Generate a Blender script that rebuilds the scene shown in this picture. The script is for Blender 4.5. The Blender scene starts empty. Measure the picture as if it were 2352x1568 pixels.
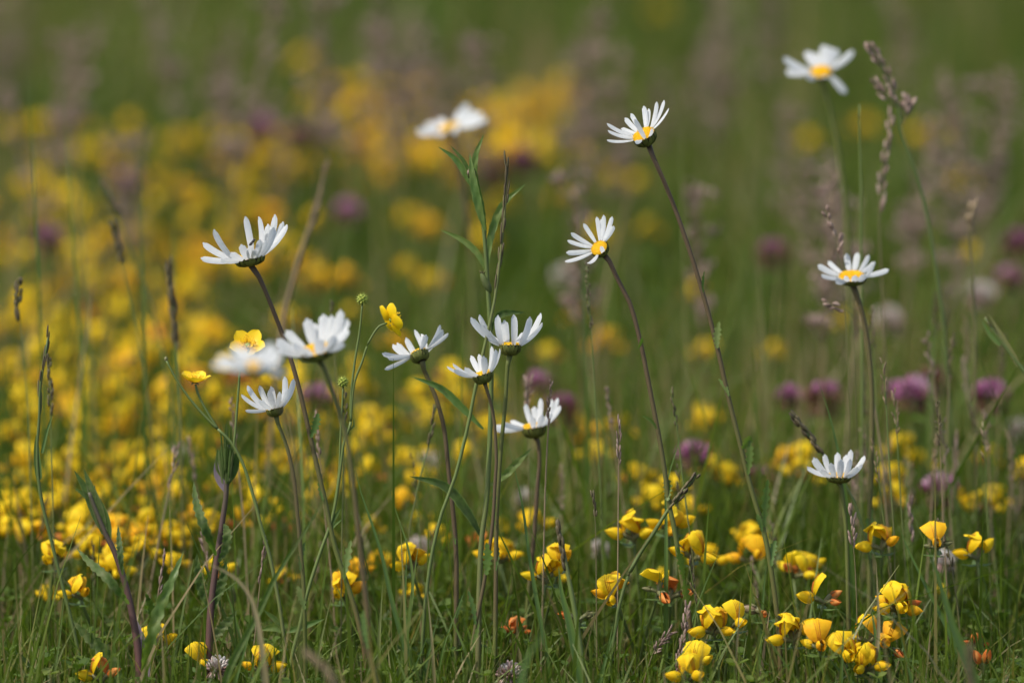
import bpy, math, random
import numpy as np
from mathutils import Vector, Matrix

random.seed(7)
RNG = np.random.default_rng(11)
S = bpy.context.scene
COL = S.collection

# ------------------------------------------------------------------ camera
CAM_H, PITCH, FOCUS = 1.066, math.radians(10.7), 4.6
cd = bpy.data.cameras.new('camera')
cam = bpy.data.objects.new('camera', cd)
COL.objects.link(cam)
cam.location = (0, 0, CAM_H)
cam.rotation_euler = (math.radians(90) - PITCH, 0, 0)
cd.lens, cd.sensor_width = 300, 36
cd.clip_start, cd.clip_end = 0.1, 2000
cd.dof.use_dof = True
cd.dof.focus_distance = FOCUS
cd.dof.aperture_fstop = 4.3
S.camera = cam

# ------------------------------------------------------------------ light
SUN_EL, SUN_AZ = math.radians(58), math.radians(-112)   # azimuth from +Y towards +X
sd = Vector((math.sin(SUN_AZ) * math.cos(SUN_EL), math.cos(SUN_AZ) * math.cos(SUN_EL), math.sin(SUN_EL)))
sl = bpy.data.lights.new('sun', 'SUN')
sl.energy, sl.angle, sl.color = 2.7, math.radians(0.53), (1.0, 0.95, 0.86)
so = bpy.data.objects.new('sun', sl)
COL.objects.link(so)
so.rotation_euler = sd.to_track_quat('Z', 'Y').to_euler()
so.location = (0, 0, 20)
W = bpy.data.worlds.new('World')
S.world = W
W.use_nodes = True
wn = W.node_tree
bg = wn.nodes['Background']
sky = wn.nodes.new('ShaderNodeTexSky')
sky.sky_type = 'NISHITA'
sky.sun_disc = False
sky.sun_elevation, sky.sun_rotation = SUN_EL, SUN_AZ
wn.links.new(sky.outputs[0], bg.inputs['Color'])
bg.inputs['Strength'].default_value = 0.15
sky.dust_density = 3.0
sky.ozone_density = 0.3
S.view_settings.view_transform = 'Standard'
S.view_settings.look = 'None'
S.view_settings.exposure = 0.66
S.view_settings.gamma = 1.0
S.view_settings.use_curve_mapping = False
S.cycles.use_denoising = True
S.cycles.max_bounces = 8
S.cycles.transmission_bounces = 6

# ------------------------------------------------------------------ where a point of the photograph (2352 px wide) lies in the meadow
FWD = Vector((0, math.cos(PITCH), -math.sin(PITCH)))
UP = Vector((0, math.sin(PITCH), math.cos(PITCH)))
RT = Vector((1, 0, 0))
CAMP = Vector((0, 0, CAM_H))
TX = 18.0 / 300.0
MM = 2 * TX / 2352          # metres per px per metre of depth


def P(px, py, d):
    return CAMP + (FWD + RT * ((px - 1176) / 1176 * TX) + UP * ((784 - py) / 1176 * TX)) * d


def gdepth(py, z):
    k = FWD.z + UP.z * ((784 - py) / 1176 * TX)
    return (z - CAM_H) / k


def G(px, py, z):
    return P(px, py, gdepth(py, z))


def to_px(v):
    r = Vector(v) - CAMP
    d = r.dot(FWD)
    return 1176 + r.dot(RT) / d / TX * 1176, 784 - r.dot(UP) / d / TX * 1176, d


def C2W(x, y, z):           # right, up, towards the viewer -> world
    return RT * x + UP * y - FWD * z


# ------------------------------------------------------------------ materials
def ramp(nt, stops):
    r = nt.nodes.new('ShaderNodeValToRGB')
    e = r.color_ramp.elements
    while len(e) < len(stops):
        e.new(0.5)
    for k, (p, c) in enumerate(stops):
        e[k].position = p
        e[k].color = (*c, 1)
    return r


def mat(name, stops, trans=0.3, rough=0.5, spec=0.3, noise=0.15, nscale=300, src='tint', tcol=None, bump=0.0, rnd=0.0):
    m = bpy.data.materials.new(name)
    m.use_nodes = True
    nt = m.node_tree
    nt.nodes.clear()
    N, L = nt.nodes.new, nt.links.new
    out = N('ShaderNodeOutputMaterial')
    pb = N('ShaderNodeBsdfPrincipled')
    pb.inputs['Roughness'].default_value = rough
    pb.inputs['Specular IOR Level'].default_value = spec
    at = N('ShaderNodeAttribute')
    at.attribute_name = src
    tc = N('ShaderNodeTexCoord')
    nz = N('ShaderNodeTexNoise')
    nz.inputs['Scale'].default_value = nscale
    nz.inputs['Detail'].default_value = 3
    L(tc.outputs['Object'], nz.inputs['Vector'])
    a1 = N('ShaderNodeMath')
    a1.operation = 'MULTIPLY_ADD'
    L(nz.outputs['Fac'], a1.inputs[0])
    a1.inputs[1].default_value = noise * 2
    L(at.outputs['Fac'], a1.inputs[2])
    a2 = N('ShaderNodeMath')
    a2.operation = 'SUBTRACT'
    L(a1.outputs[0], a2.inputs[0])
    a2.inputs[1].default_value = noise
    last = a2
    if rnd:
        oi = N('ShaderNodeObjectInfo')
        a3 = N('ShaderNodeMath')
        a3.operation = 'MULTIPLY_ADD'
        L(oi.outputs['Random'], a3.inputs[0])
        a3.inputs[1].default_value = rnd
        L(a2.outputs[0], a3.inputs[2])
        last = a3
    r = ramp(nt, stops)
    L(last.outputs[0], r.inputs[0])
    L(r.outputs[0], pb.inputs['Base Color'])
    if bump:
        b = N('ShaderNodeBump')
        b.inputs['Strength'].default_value = bump
        b.inputs['Distance'].default_value = 0.0006
        L(nz.outputs['Fac'], b.inputs['Height'])
        L(b.outputs[0], pb.inputs['Normal'])
    if trans > 0:
        tr = N('ShaderNodeBsdfTranslucent')
        if tcol:
            mx = N('ShaderNodeMix')
            mx.data_type = 'RGBA'
            mx.blend_type = 'MULTIPLY'
            mx.inputs[0].default_value = 1
            L(r.outputs[0], mx.inputs[6])
            mx.inputs[7].default_value = (*tcol, 1)
            L(mx.outputs[2], tr.inputs['Color'])
        else:
            L(r.outputs[0], tr.inputs['Color'])
        ms = N('ShaderNodeMixShader')
        ms.inputs[0].default_value = trans
        L(pb.outputs[0], ms.inputs[1])
        L(tr.outputs[0], ms.inputs[2])
        L(ms.outputs[0], out.inputs[0])
    else:
        L(pb.outputs[0], out.inputs[0])
    return m


M = {}
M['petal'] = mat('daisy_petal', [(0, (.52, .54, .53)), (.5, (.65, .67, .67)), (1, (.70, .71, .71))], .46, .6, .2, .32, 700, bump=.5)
M['disc'] = mat('daisy_disc', [(0, (.64, .34, .010)), (.5, (.80, .50, .014)), (1, (.86, .60, .04))], .12, .6, .2, .25, 1500)
M['bract'] = mat('bract_green', [(0, (.07, .08, .016)), (1, (.17, .18, .04))], .12, .6, .25, .3, 900)
M['bract_edge'] = mat('bract_margin', [(0, (.022, .018, .008)), (1, (.05, .036, .018))], .05, .6, .25, .2, 900)
M['stem'] = mat('stem', [(0, (.090, .060, .036)), (.35, (.10, .078, .034)), (.7, (.105, .125, .030)), (1, (.115, .072, .034))], .12, .55, .2, .12, 400)
M['stem_green'] = mat('stem_green', [(0, (.07, .10, .025)), (.6, (.12, .16, .04)), (1, (.14, .11, .05))], .15, .5, .35, .15, 400)
M['stem_red'] = mat('stem_reddish', [(0, (.06, .07, .03)), (.4, (.075, .045, .035)), (1, (.10, .04, .035))], .05, .5, .35, .15, 300, bump=.2)
M['leaf'] = mat('leaf_green', [(0, (.045, .085, .018)), (.5, (.085, .15, .028)), (1, (.15, .19, .045))], .38, .45, .4, .22, 260, tcol=(1.3, 1.5, .7), bump=.4)
M['leaf_grey'] = mat('leaf_greygreen', [(0, (.036, .058, .018)), (.5, (.072, .115, .026)), (1, (.15, .17, .07))], .42, .55, .2, .38, 320, tcol=(1.3, 1.6, .6), bump=.6)
M['leaf_pale'] = mat('leaf_underside', [(0, (.16, .12, .14)), (1, (.30, .25, .28))], .2, .6, .3, .2, 300)
M['blade'] = mat('grass_blade', [(0, (.05, .09, .015)), (.45, (.085, .15, .025)), (.7, (.13, .17, .035)), (.86, (.20, .18, .07)), (1, (.30, .23, .13))], .35, .38, .5, .06, 200, tcol=(1.2, 1.35, .6))
M['turf'] = mat('meadow_grass', [(0, (.052, .084, .010)), (.45, (.092, .142, .014)), (.72, (.135, .168, .024)), (.87, (.18, .15, .055)), (1, (.28, .21, .115))], .38, .45, .32, .05, 120, tcol=(1.2, 1.3, .5))
M['under'] = mat('clover_leaf', [(0, (.042, .075, .014)), (.6, (.080, .130, .022)), (1, (.130, .165, .035))], .38, .6, .15, .1, 200, tcol=(1.2, 1.4, .5))
M['spike'] = mat('grass_spike', [(0, (.055, .045, .020)), (.5, (.09, .07, .035)), (1, (.14, .12, .05))], .12, .6, .3, .2, 500)
M['fog'] = mat('purple_spikelet', [(0, (.15, .10, .075)), (.5, (.27, .185, .145)), (1, (.46, .34, .28))], .25, .6, .3, .25, 400, rnd=.0)
M['straw'] = mat('dry_straw', [(0, (.16, .11, .06)), (1, (.32, .24, .14))], .2, .55, .3, .2, 300)
M['tref'] = mat('trefoil_yellow', [(0, (.68, .37, .006)), (.45, (.76, .49, .008)), (1, (.79, .59, .018))], .36, .6, .15, .3, 380, rnd=.3, bump=.5)
M['tref_gold'] = mat('trefoil_golden', [(0, (.68, .28, .010)), (.6, (.76, .40, .010)), (1, (.80, .50, .014))], .34, .6, .15, .3, 380, rnd=.3, bump=.5)
M['tref_orange'] = mat('trefoil_orange', [(0, (.42, .085, .02)), (.6, (.60, .17, .03)), (1, (.68, .33, .09))], .3, .6, .15, .3, 380, rnd=.3, bump=.5)
M['vein'] = mat('trefoil_vein', [(0, (.40, .10, .01)), (1, (.5, .16, .01))], .2, .5, .3, .1)
M['calyx'] = mat('calyx', [(0, (.10, .12, .04)), (1, (.22, .20, .09))], .2, .5, .3, .2, 300)
M['butter'] = mat('buttercup_petal', [(0, (.72, .40, .004)), (.5, (.82, .54, .006)), (1, (.86, .64, .02))], .32, .38, .35, .1, 250)
M['butterspot'] = mat('buttercup_mark', [(0, (.10, .04, .01)), (1, (.16, .07, .015))], .1, .5, .3, .1)
M['bud'] = mat('buttercup_seed', [(0, (.20, .27, .03)), (1, (.36, .40, .07))], .2, .5, .3, .2, 700)
M['rclover'] = mat('red_clover', [(0, (.12, .045, .05)), (.3, (.25, .075, .14)), (.65, (.38, .13, .27)), (1, (.58, .38, .46))], .25, .55, .25, .12, 500, rnd=.0)
M['rclover_dry'] = mat('red_clover_dry', [(0, (.08, .035, .02)), (.5, (.17, .08, .055)), (1, (.30, .17, .12))], .15, .6, .2, .2, 500)
M['wclover'] = mat('white_clover', [(0, (.36, .20, .17)), (.35, (.52, .38, .34)), (1, (.70, .67, .62))], .3, .55, .25, .15, 500)
M['fly'] = mat('fly_body', [(0, (.012, .010, .010)), (1, (.03, .022, .02))], 0, .35, .5, .1)
M['flywing'] = mat('fly_wing', [(0, (.2, .18, .16)), (1, (.3, .28, .26))], .6, .3, .5, .1)


def ground_material():
    m = bpy.data.materials.new('meadow_soil')
    m.use_nodes = True
    nt = m.node_tree
    pb = nt.nodes['Principled BSDF']
    pb.inputs['Roughness'].default_value = .9
    tc = nt.nodes.new('ShaderNodeTexCoord')
    n1 = nt.nodes.new('ShaderNodeTexNoise')
    n1.inputs['Scale'].default_value = 9
    n1.inputs['Detail'].default_value = 8
    nt.links.new(tc.outputs['Object'], n1.inputs['Vector'])
    r = ramp(nt, [(.3, (.022, .030, .010)), (.55, (.040, .058, .014)), (.75, (.070, .070, .025))])
    nt.links.new(n1.outputs['Fac'], r.inputs[0])
    nt.links.new(r.outputs[0], pb.inputs['Base Color'])
    b = nt.nodes.new('ShaderNodeBump')
    b.inputs['Distance'].default_value = .02
    nt.links.new(n1.outputs['Fac'], b.inputs['Height'])
    nt.links.new(b.outputs[0], pb.inputs['Normal'])
    return m


M['soil'] = ground_material()


# ------------------------------------------------------------------ mesh building
class MB:
    def __init__(s):
        s.v, s.f, s.m, s.t, s.mats = [], [], [], [], []

    def mi(s, m):
        if m not in s.mats:
            s.mats.append(m)
        return s.mats.index(m)

    def add(s, vs, fs, m, tint=0.5):
        o = len(s.v)
        k = s.mi(m)
        s.v += [tuple(x) for x in vs]
        s.t += list(tint) if hasattr(tint, '__len__') else [tint] * len(vs)
        for f in fs:
            s.f.append(tuple(i + o for i in f))
            s.m.append(k)

    def data(s, name, origin=(0, 0, 0), smooth=True):
        me = bpy.data.meshes.new(name)
        ox, oy, oz = origin
        me.from_pydata([(x - ox, y - oy, z - oz) for x, y, z in s.v], [], s.f)
        for m in s.mats:
            me.materials.append(M[m])
        me.polygons.foreach_set('material_index', s.m)
        me.polygons.foreach_set('use_smooth', [smooth] * len(s.f))
        a = me.attributes.new('tint', 'FLOAT', 'POINT')
        a.data.foreach_set('value', s.t)
        me.update()
        return me


def link(name, me, parent=None):
    o = bpy.data.objects.new(name, me)
    COL.objects.link(o)
    if parent is not None:
        o.parent = parent
    return o


def part(name, mb, parent):
    root = parent
    while root.parent:
        root = root.parent
    return link(name, mb.data(name, root.location), parent)


def tag(o, label, cat, group=None, kind=None):
    if label:
        o['label'] = label
    if cat:
        o['category'] = cat
    if group:
        o['group'] = group
    if kind:
        o['kind'] = kind
    return o


def thing(name, loc, label, cat, group=None):
    o = bpy.data.objects.new(name, None)
    COL.objects.link(o)
    o.location = loc
    o.empty_display_size = .01
    return tag(o, label, cat, group)


def single(name, mb, loc, label, cat, group=None):
    o = link(name, mb.data(name, loc))
    o.location = loc
    return tag(o, label, cat, group)


def smoothpath(pts, n):
    """Catmull-Rom through pts, n samples."""
    pts = [Vector(p) for p in pts]
    if len(pts) == 2:
        return [pts[0].lerp(pts[1], i / (n - 1)) for i in range(n)]
    q = [pts[0] * 2 - pts[1]] + pts + [pts[-1] * 2 - pts[-2]]
    ds = [0]
    for a, b in zip(pts, pts[1:]):
        ds.append(ds[-1] + (b - a).length)
    out = []
    for i in range(n):
        t = ds[-1] * i / (n - 1)
        k = 0
        while k < len(pts) - 2 and t > ds[k + 1]:
            k += 1
        u = (t - ds[k]) / max(ds[k + 1] - ds[k], 1e-9)
        a, b, c, d = q[k], q[k + 1], q[k + 2], q[k + 3]
        out.append(.5 * ((2 * b) + (c - a) * u + (2 * a - 5 * b + 4 * c - d) * u * u + (3 * b - a - 3 * c + d) * u ** 3))
    return out


def frame(d):
    d = d.normalized()
    a = Vector((0, 0, 1)) if abs(d.z) < .9 else Vector((1, 0, 0))
    x = d.cross(a).normalized()
    return x, d.cross(x).normalized()


def tube(mb, pts, radii, m, tint=.5, seg=6):
    n = len(pts)
    if not hasattr(radii, '__len__'):
        radii = [radii] * n
    vs, ts = [], []
    for i, p in enumerate(pts):
        d = pts[min(i + 1, n - 1)] - pts[max(i - 1, 0)]
        x, y = frame(d)
        for k in range(seg):
            a = 2 * math.pi * k / seg
            vs.append(p + (x * math.cos(a) + y * math.sin(a)) * radii[i])
            ts.append(tint[i] if hasattr(tint, '__len__') else tint)
    fs = [(i * seg + k, i * seg + (k + 1) % seg, (i + 1) * seg + (k + 1) % seg, (i + 1) * seg + k) for i in range(n - 1) for k in range(seg)]
    fs.append(tuple(range(seg - 1, -1, -1)))
    fs.append(tuple((n - 1) * seg + k for k in range(seg)))
    mb.add(vs, fs, m, ts)


def ellipsoid(mb, c, ax, m, tint=.5, nu=8, nv=6):
    """ax: three Vectors (half axes); the poles lie on ax[2]."""
    vs, fs = [], []
    for j in range(nv + 1):
        b = -math.pi / 2 + math.pi * j / nv
        for i in range(nu):
            a = 2 * math.pi * i / nu
            vs.append(c + ax[0] * (math.cos(a) * math.cos(b)) + ax[1] * (math.sin(a) * math.cos(b)) + ax[2] * math.sin(b))
    for j in range(nv):
        for i in range(nu):
            fs.append((j * nu + i, j * nu + (i + 1) % nu, (j + 1) * nu + (i + 1) % nu, (j + 1) * nu + i))
    mb.add(vs, fs, m, tint)


def ribbon(mb, pts, widths, side, m, tint=.5, fold=.25, tooth=0, cols=2, wave=0.0, rim=None):
    """A leaf or blade: pts along its midrib, side = vector across it."""
    n = len(pts)
    vs, ts = [], []
    side = Vector(side).normalized()
    for i, p in enumerate(pts):
        d = (pts[min(i + 1, n - 1)] - pts[max(i - 1, 0)]).normalized()
        s = (side - d * side.dot(d)).normalized()
        nn = d.cross(s)
        w = widths[i]
        for c in range(-cols, cols + 1):
            u = c / cols
            ww = w
            if tooth and abs(c) == cols:
                ww = w * (1 + tooth * (1 if i % 2 else -1))
            vs.append(p + s * (u * ww) + nn * (abs(u) * w * fold) + nn * (wave * w * math.sin(i * 1.7 + c)))
            t = tint[i] if hasattr(tint, '__len__') else tint
            if rim is not None and abs(c) == cols:
                t = rim
            ts.append(t)
    k = 2 * cols + 1
    fs = [(i * k + c, i * k + c + 1, (i + 1) * k + c + 1, (i + 1) * k + c) for i in range(n - 1) for c in range(k - 1)]
    mb.add(vs, fs, m, ts)


def leafprofile(n, w, peak=.45, base=.25, tip=.02):
    out = []
    for i in range(n):
        t = i / (n - 1)
        if t < peak:
            k = base + (1 - base) * math.sin(t / peak * math.pi / 2)
        else:
            k = tip + (1 - tip) * math.cos((t - peak) / (1 - peak) * math.pi / 2) ** .9
        out.append(w * k)
    return out


def to_ground(pts, sink=.004):
    """Carries a stalk on from its last point down into the ground."""
    pts = list(pts)
    a, b = pts[-2], pts[-1]
    d = (b - a).normalized()
    d.x *= .5
    d.y *= .3
    if d.z > -.4:
        d.z = -.7
    k = 0
    while b.z > sink and k < 60:
        st = min(.03, max(b.z + .004, .006))
        b = b + d * (st / -d.z) * 1.0
        pts.append(b)
        k += 1
    return pts


def pxpath(pp, d):
    """Pixel list [(x, y[, extra depth])] to points at depth d."""
    return [P(q[0], q[1], d + (q[2] if len(q) > 2 else 0)) for q in pp]


def zoomer(x0, y0, sc):
    k = 2352 / 2560
    return lambda q: ((x0 + q[0] / sc) * k, (y0 + q[1] / sc) * k)


LAND = []        # landmarks for the labels: (px, py, phrase)

# ------------------------------------------------------------------ ground
gm = bpy.data.meshes.new('ground')
nx = 60
gv, gf = [], []
xs = [math.copysign(abs(t) ** 3 * 400, t) for t in np.linspace(-1, 1, nx)]
for j in range(nx):
    for i in range(nx):
        x, y = xs[i], xs[j] + 5
        r = math.hypot(x, y - 5)
        gv.append((x, y, 0 if r < 14 else .25 * math.sin(x * .05) * math.cos(y * .043) * min(1, (r - 14) / 30)))
for j in range(nx - 1):
    for i in range(nx - 1):
        gf.append((j * nx + i, j * nx + i + 1, (j + 1) * nx + i + 1, (j + 1) * nx + i))
gm.from_pydata(gv, [], gf)
gm.materials.append(M['soil'])
go = link('ground', gm)
go['kind'] = 'structure'


# ------------------------------------------------------------------ grass and low leaves nobody could count
def blades_arrays(n, x, y, h, w, tint, segs=5, lean=.45):
    az = RNG.uniform(0, 2 * math.pi, n)
    ln = np.abs(RNG.normal(0, lean, n)) * h
    crv = RNG.uniform(.8, 2.2, n)
    fa = RNG.uniform(0, math.pi, n)
    sx, sy = np.cos(fa), np.sin(fa)
    V = np.zeros((n, segs, 2, 3), np.float32)
    for i in range(segs):
        t = i / (segs - 1)
        off = ln * t ** crv
        zz = h * (t - .18 * t * t * np.minimum(ln / h, 1.5))
        ww = w * (1 - t ** 1.6) * .5 + .00012
        cx, cy = x + np.cos(az) * off, y + np.sin(az) * off
        for k, sg in enumerate((-1, 1)):
            V[:, i, k, 0] = cx + sg * ww * sx
            V[:, i, k, 1] = cy + sg * ww * sy
            V[:, i, k, 2] = zz - .003
    base = (np.arange(n) * segs * 2)[:, None]
    F = []
    for i in range(segs - 1):
        F.append(np.stack([base[:, 0] + i * 2, base[:, 0] + i * 2 + 1, base[:, 0] + i * 2 + 3, base[:, 0] + i * 2 + 2], 1))
    F = np.stack(F, 1).reshape(-1, 4)
    T = np.repeat(tint, segs * 2).astype(np.float32)
    return V.reshape(-1, 3), F, T


def np_mesh(name, parts, mname):
    vs, fs, ts, o = [], [], [], 0
    for V, F, T in parts:
        vs.append(V)
        fs.append(F + o)
        ts.append(T)
        o += len(V)
    V, F, T = np.concatenate(vs), np.concatenate(fs), np.concatenate(ts)
    me = bpy.data.meshes.new(name)
    me.vertices.add(len(V))
    me.vertices.foreach_set('co', V.astype(np.float32).ravel())
    me.loops.add(F.size)
    me.loops.foreach_set('vertex_index', F.astype(np.int32).ravel())
    me.polygons.add(len(F))
    me.polygons.foreach_set('loop_start', np.arange(0, F.size, F.shape[1], dtype=np.int32))
    me.polygons.foreach_set('use_smooth', np.ones(len(F), bool))
    a = me.attributes.new('tint', 'FLOAT', 'POINT')
    a.data.foreach_set('value', T)
    me.materials.append(M[mname])
    me.update(calc_edges=True)
    me.validate()
    return me


def zone(n, x0, x1, y0, y1):
    return RNG.uniform(x0, x1, n), RNG.uniform(y0, y1, n)


parts = []
for (n, x0, x1, y0, y1, hm, hs, wm, dry) in [
        (60000, -.60, .60, 3.7, 5.0, .054, .40, .0021, .13),
        (36000, -.75, .75, 5.0, 6.2, .052, .38, .0024, .13),
        (30000, -.95, .95, 6.2, 8.2, .058, .40, .0028, .22),
        (5200, -.65, .65, 4.35, 5.2, .095, .34, .0022, .28),
        (2600, -.80, .80, 5.2, 6.2, .12, .28, .0020, .35),
        (4200, -.95, .95, 6.2, 8.2, .14, .28, .0022, .45),
        (9000, -2.6, -.6, 3.2, 8.2, .055, .4, .003, .2),
        (9000, .6, 2.6, 3.2, 8.2, .055, .4, .003, .2),
        (16000, -3.2, 3.2, 8.2, 16, .07, .4, .004, .3)]:
    x, y = zone(n, x0, x1, y0, y1)
    h = hm * np.exp(RNG.normal(0, hs, n))
    h = np.minimum(h, hm * 2.3)
    # near the lens nothing may stand up into the picture unasked
    lim = np.clip(.045 + (y - 4.25) * .55, .045, .4)
    h = np.where(y < 4.75, np.minimum(h, lim + .02), h)
    h = np.where((y < 4.66) & (RNG.random(n) < .86), np.minimum(h, RNG.uniform(.02, .080, n)), h)
    w = wm * RNG.uniform(.5, 1.5, n)
    t = np.clip(RNG.beta(2, 2.6, n) * .75, 0, 1)
    # drier and greener patches, larger than a plant
    pn = .5 + .25 * np.sin(x * 9 + 2.1 * np.sin(y * 4.3)) + .25 * np.sin(y * 6.1 + 1.7 * np.sin(x * 5.2 + 1))
    t = np.where(RNG.random(n) < dry * (.35 + 1.5 * pn), RNG.uniform(.75, 1, n), t)
    t = np.clip(t + (pn - .5) * .25, 0, 1)
    parts.append(blades_arrays(n, x, y, h, w, t))
for (n, x0, x1, y0, y1) in [(3800, -.6, .6, 4.2, 5.2), (2500, -.8, .8, 5.2, 7)]:
    x, y = zone(n, x0, x1, y0, y1)
    V, F, T = blades_arrays(n, x, y, RNG.uniform(.012, .03, n), .0018 * RNG.uniform(.5, 1.6, n), RNG.uniform(.78, 1, n), lean=2.2)
    V[:, 2] += .018
    parts.append((V, F, T))
gr = link('grass', np_mesh('grass', parts, 'turf'))
tag(gr, 'short green meadow grass growing between the wild flowers', 'grass', kind='stuff')


def leaflets(n, x, y, z, size, tint):
    """Three leaflets on each point, each of two folded quads."""
    out = []
    az0 = RNG.uniform(0, 2 * math.pi, n)
    pit = RNG.normal(.25, .35, n)
    for q in range(3):
        a = az0 + q * 2.1 + RNG.normal(0, .15, n)
        L = size * RNG.uniform(.8, 1.2, n)
        dx, dy, dz = np.cos(a) * np.cos(pit), np.sin(a) * np.cos(pit), np.sin(pit)
        sx, sy = -np.sin(a), np.cos(a)
        V = np.zeros((n, 8, 3), np.float32)
        for k, (t, u, f) in enumerate([(0, 0, 0), (.5, -.36, .10), (.5, 0, 0), (.5, .36, .10), (1, 0, .02), (.85, -.25, .10), (.85, .25, .10), (.98, 0, 0)]):
            V[:, k, 0] = x + dx * L * t + sx * L * u
            V[:, k, 1] = y + dy * L * t + sy * L * u
            V[:, k, 2] = z + dz * L * t + L * f
        b = (np.arange(n) * 8)
        F = np.concatenate([np.stack([b, b + 2, b + 1, b + 1], 1)[:, :3], np.stack([b, b + 3, b + 2], 1),
                            np.stack([b + 1, b + 2, b + 5], 1), np.stack([b + 2, b + 4, b + 5], 1),
                            np.stack([b + 2, b + 3, b + 6], 1), np.stack([b + 2, b + 6, b + 4], 1)])
        out.append((V.reshape(-1, 3), F, np.repeat(tint, 8).astype(np.float32)))
    return out


parts = []
for (n, x0, x1, y0, y1, sz) in [(6500, -.60, .60, 3.8, 5.0, .0066), (9000, -.75, .75, 5.0, 6.2, .009), (7000, -.95, .95, 6.2, 8.2, .010), (5000, -2.5, 2.5, 3.5, 9, .012)]:
    x, y = zone(n, x0, x1, y0, y1)
    parts += leaflets(n, x, y, RNG.uniform(.008, .048, n), sz * RNG.uniform(.6, 1.3, n), RNG.uniform(0, 1, n))
un = link('undergrowth', np_mesh('undergrowth', parts, 'under'))
tag(un, 'low clover and trefoil leaves covering the ground', 'ground cover', kind='stuff')


# ------------------------------------------------------------------ daisies
def petal(mb, base, ctrl, tip, wvec, w, tint, rng):
    n = 10
    c = 2
    vs, ts = [], []
    tw = rng.uniform(-.35, .35)
    notch = rng.uniform(.0, .05)
    for i in range(n):
        t = i / (n - 1)
        p = base * (1 - t) ** 2 + ctrl * (2 * t * (1 - t)) + tip * t * t
        d = ((ctrl - base) * (1 - t) + (tip - ctrl) * t).normalized()
        s = (wvec - d * wvec.dot(d)).normalized()
        nn = s.cross(d)
        s = (s * math.cos(tw * t) + nn * math.sin(tw * t)).normalized()
        nn = s.cross(d)
        prof = .52 + .48 * math.sin(min(t / .5, 1) * math.pi / 2)
        if t > .7:
            prof *= max(.42, 1 - ((t - .7) / .3) ** 2.6 * .62)
        for k in range(-c, c + 1):
            u = k / c
            cup = (.16 * u * u - .05 * (1 if abs(k) == 1 else 0)) * w
            v = p + s * (u * w * prof) + nn * cup
            if i == n - 1:
                v = v - d * (abs(u) ** 1.5 * w * .55) - d * ((notch * w * 6) if k in (0, 2) else 0)
            vs.append(v)
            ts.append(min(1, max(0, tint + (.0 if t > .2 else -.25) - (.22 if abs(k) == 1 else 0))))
    k = 2 * c + 1
    fs = [(i * k + j, i * k + j + 1, (i + 1) * k + j + 1, (i + 1) * k + j) for i in range(n - 1) for j in range(k - 1)]
    mb.add(vs, fs, 'petal', ts)


def toothed_leaf(mb, a, tipv, w, m='leaf', bend=None, n=13, tint=.6):
    mid = (a + tipv) / 2 + (bend if bend is not None else Vector((0, 0, 0)))
    pts = [a * (1 - t) ** 2 + mid * 2 * t * (1 - t) + tipv * t * t for t in np.linspace(0, 1, n)]
    d = (tipv - a).normalized()
    sd_ = d.cross(FWD)
    if sd_.length < .1:
        sd_ = RT
    ribbon(mb, pts, leafprofile(n, w, .6, .3, .1), sd_ + FWD * random.uniform(-.5, .5), m, tint, .25, .38, 2, .05)


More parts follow.
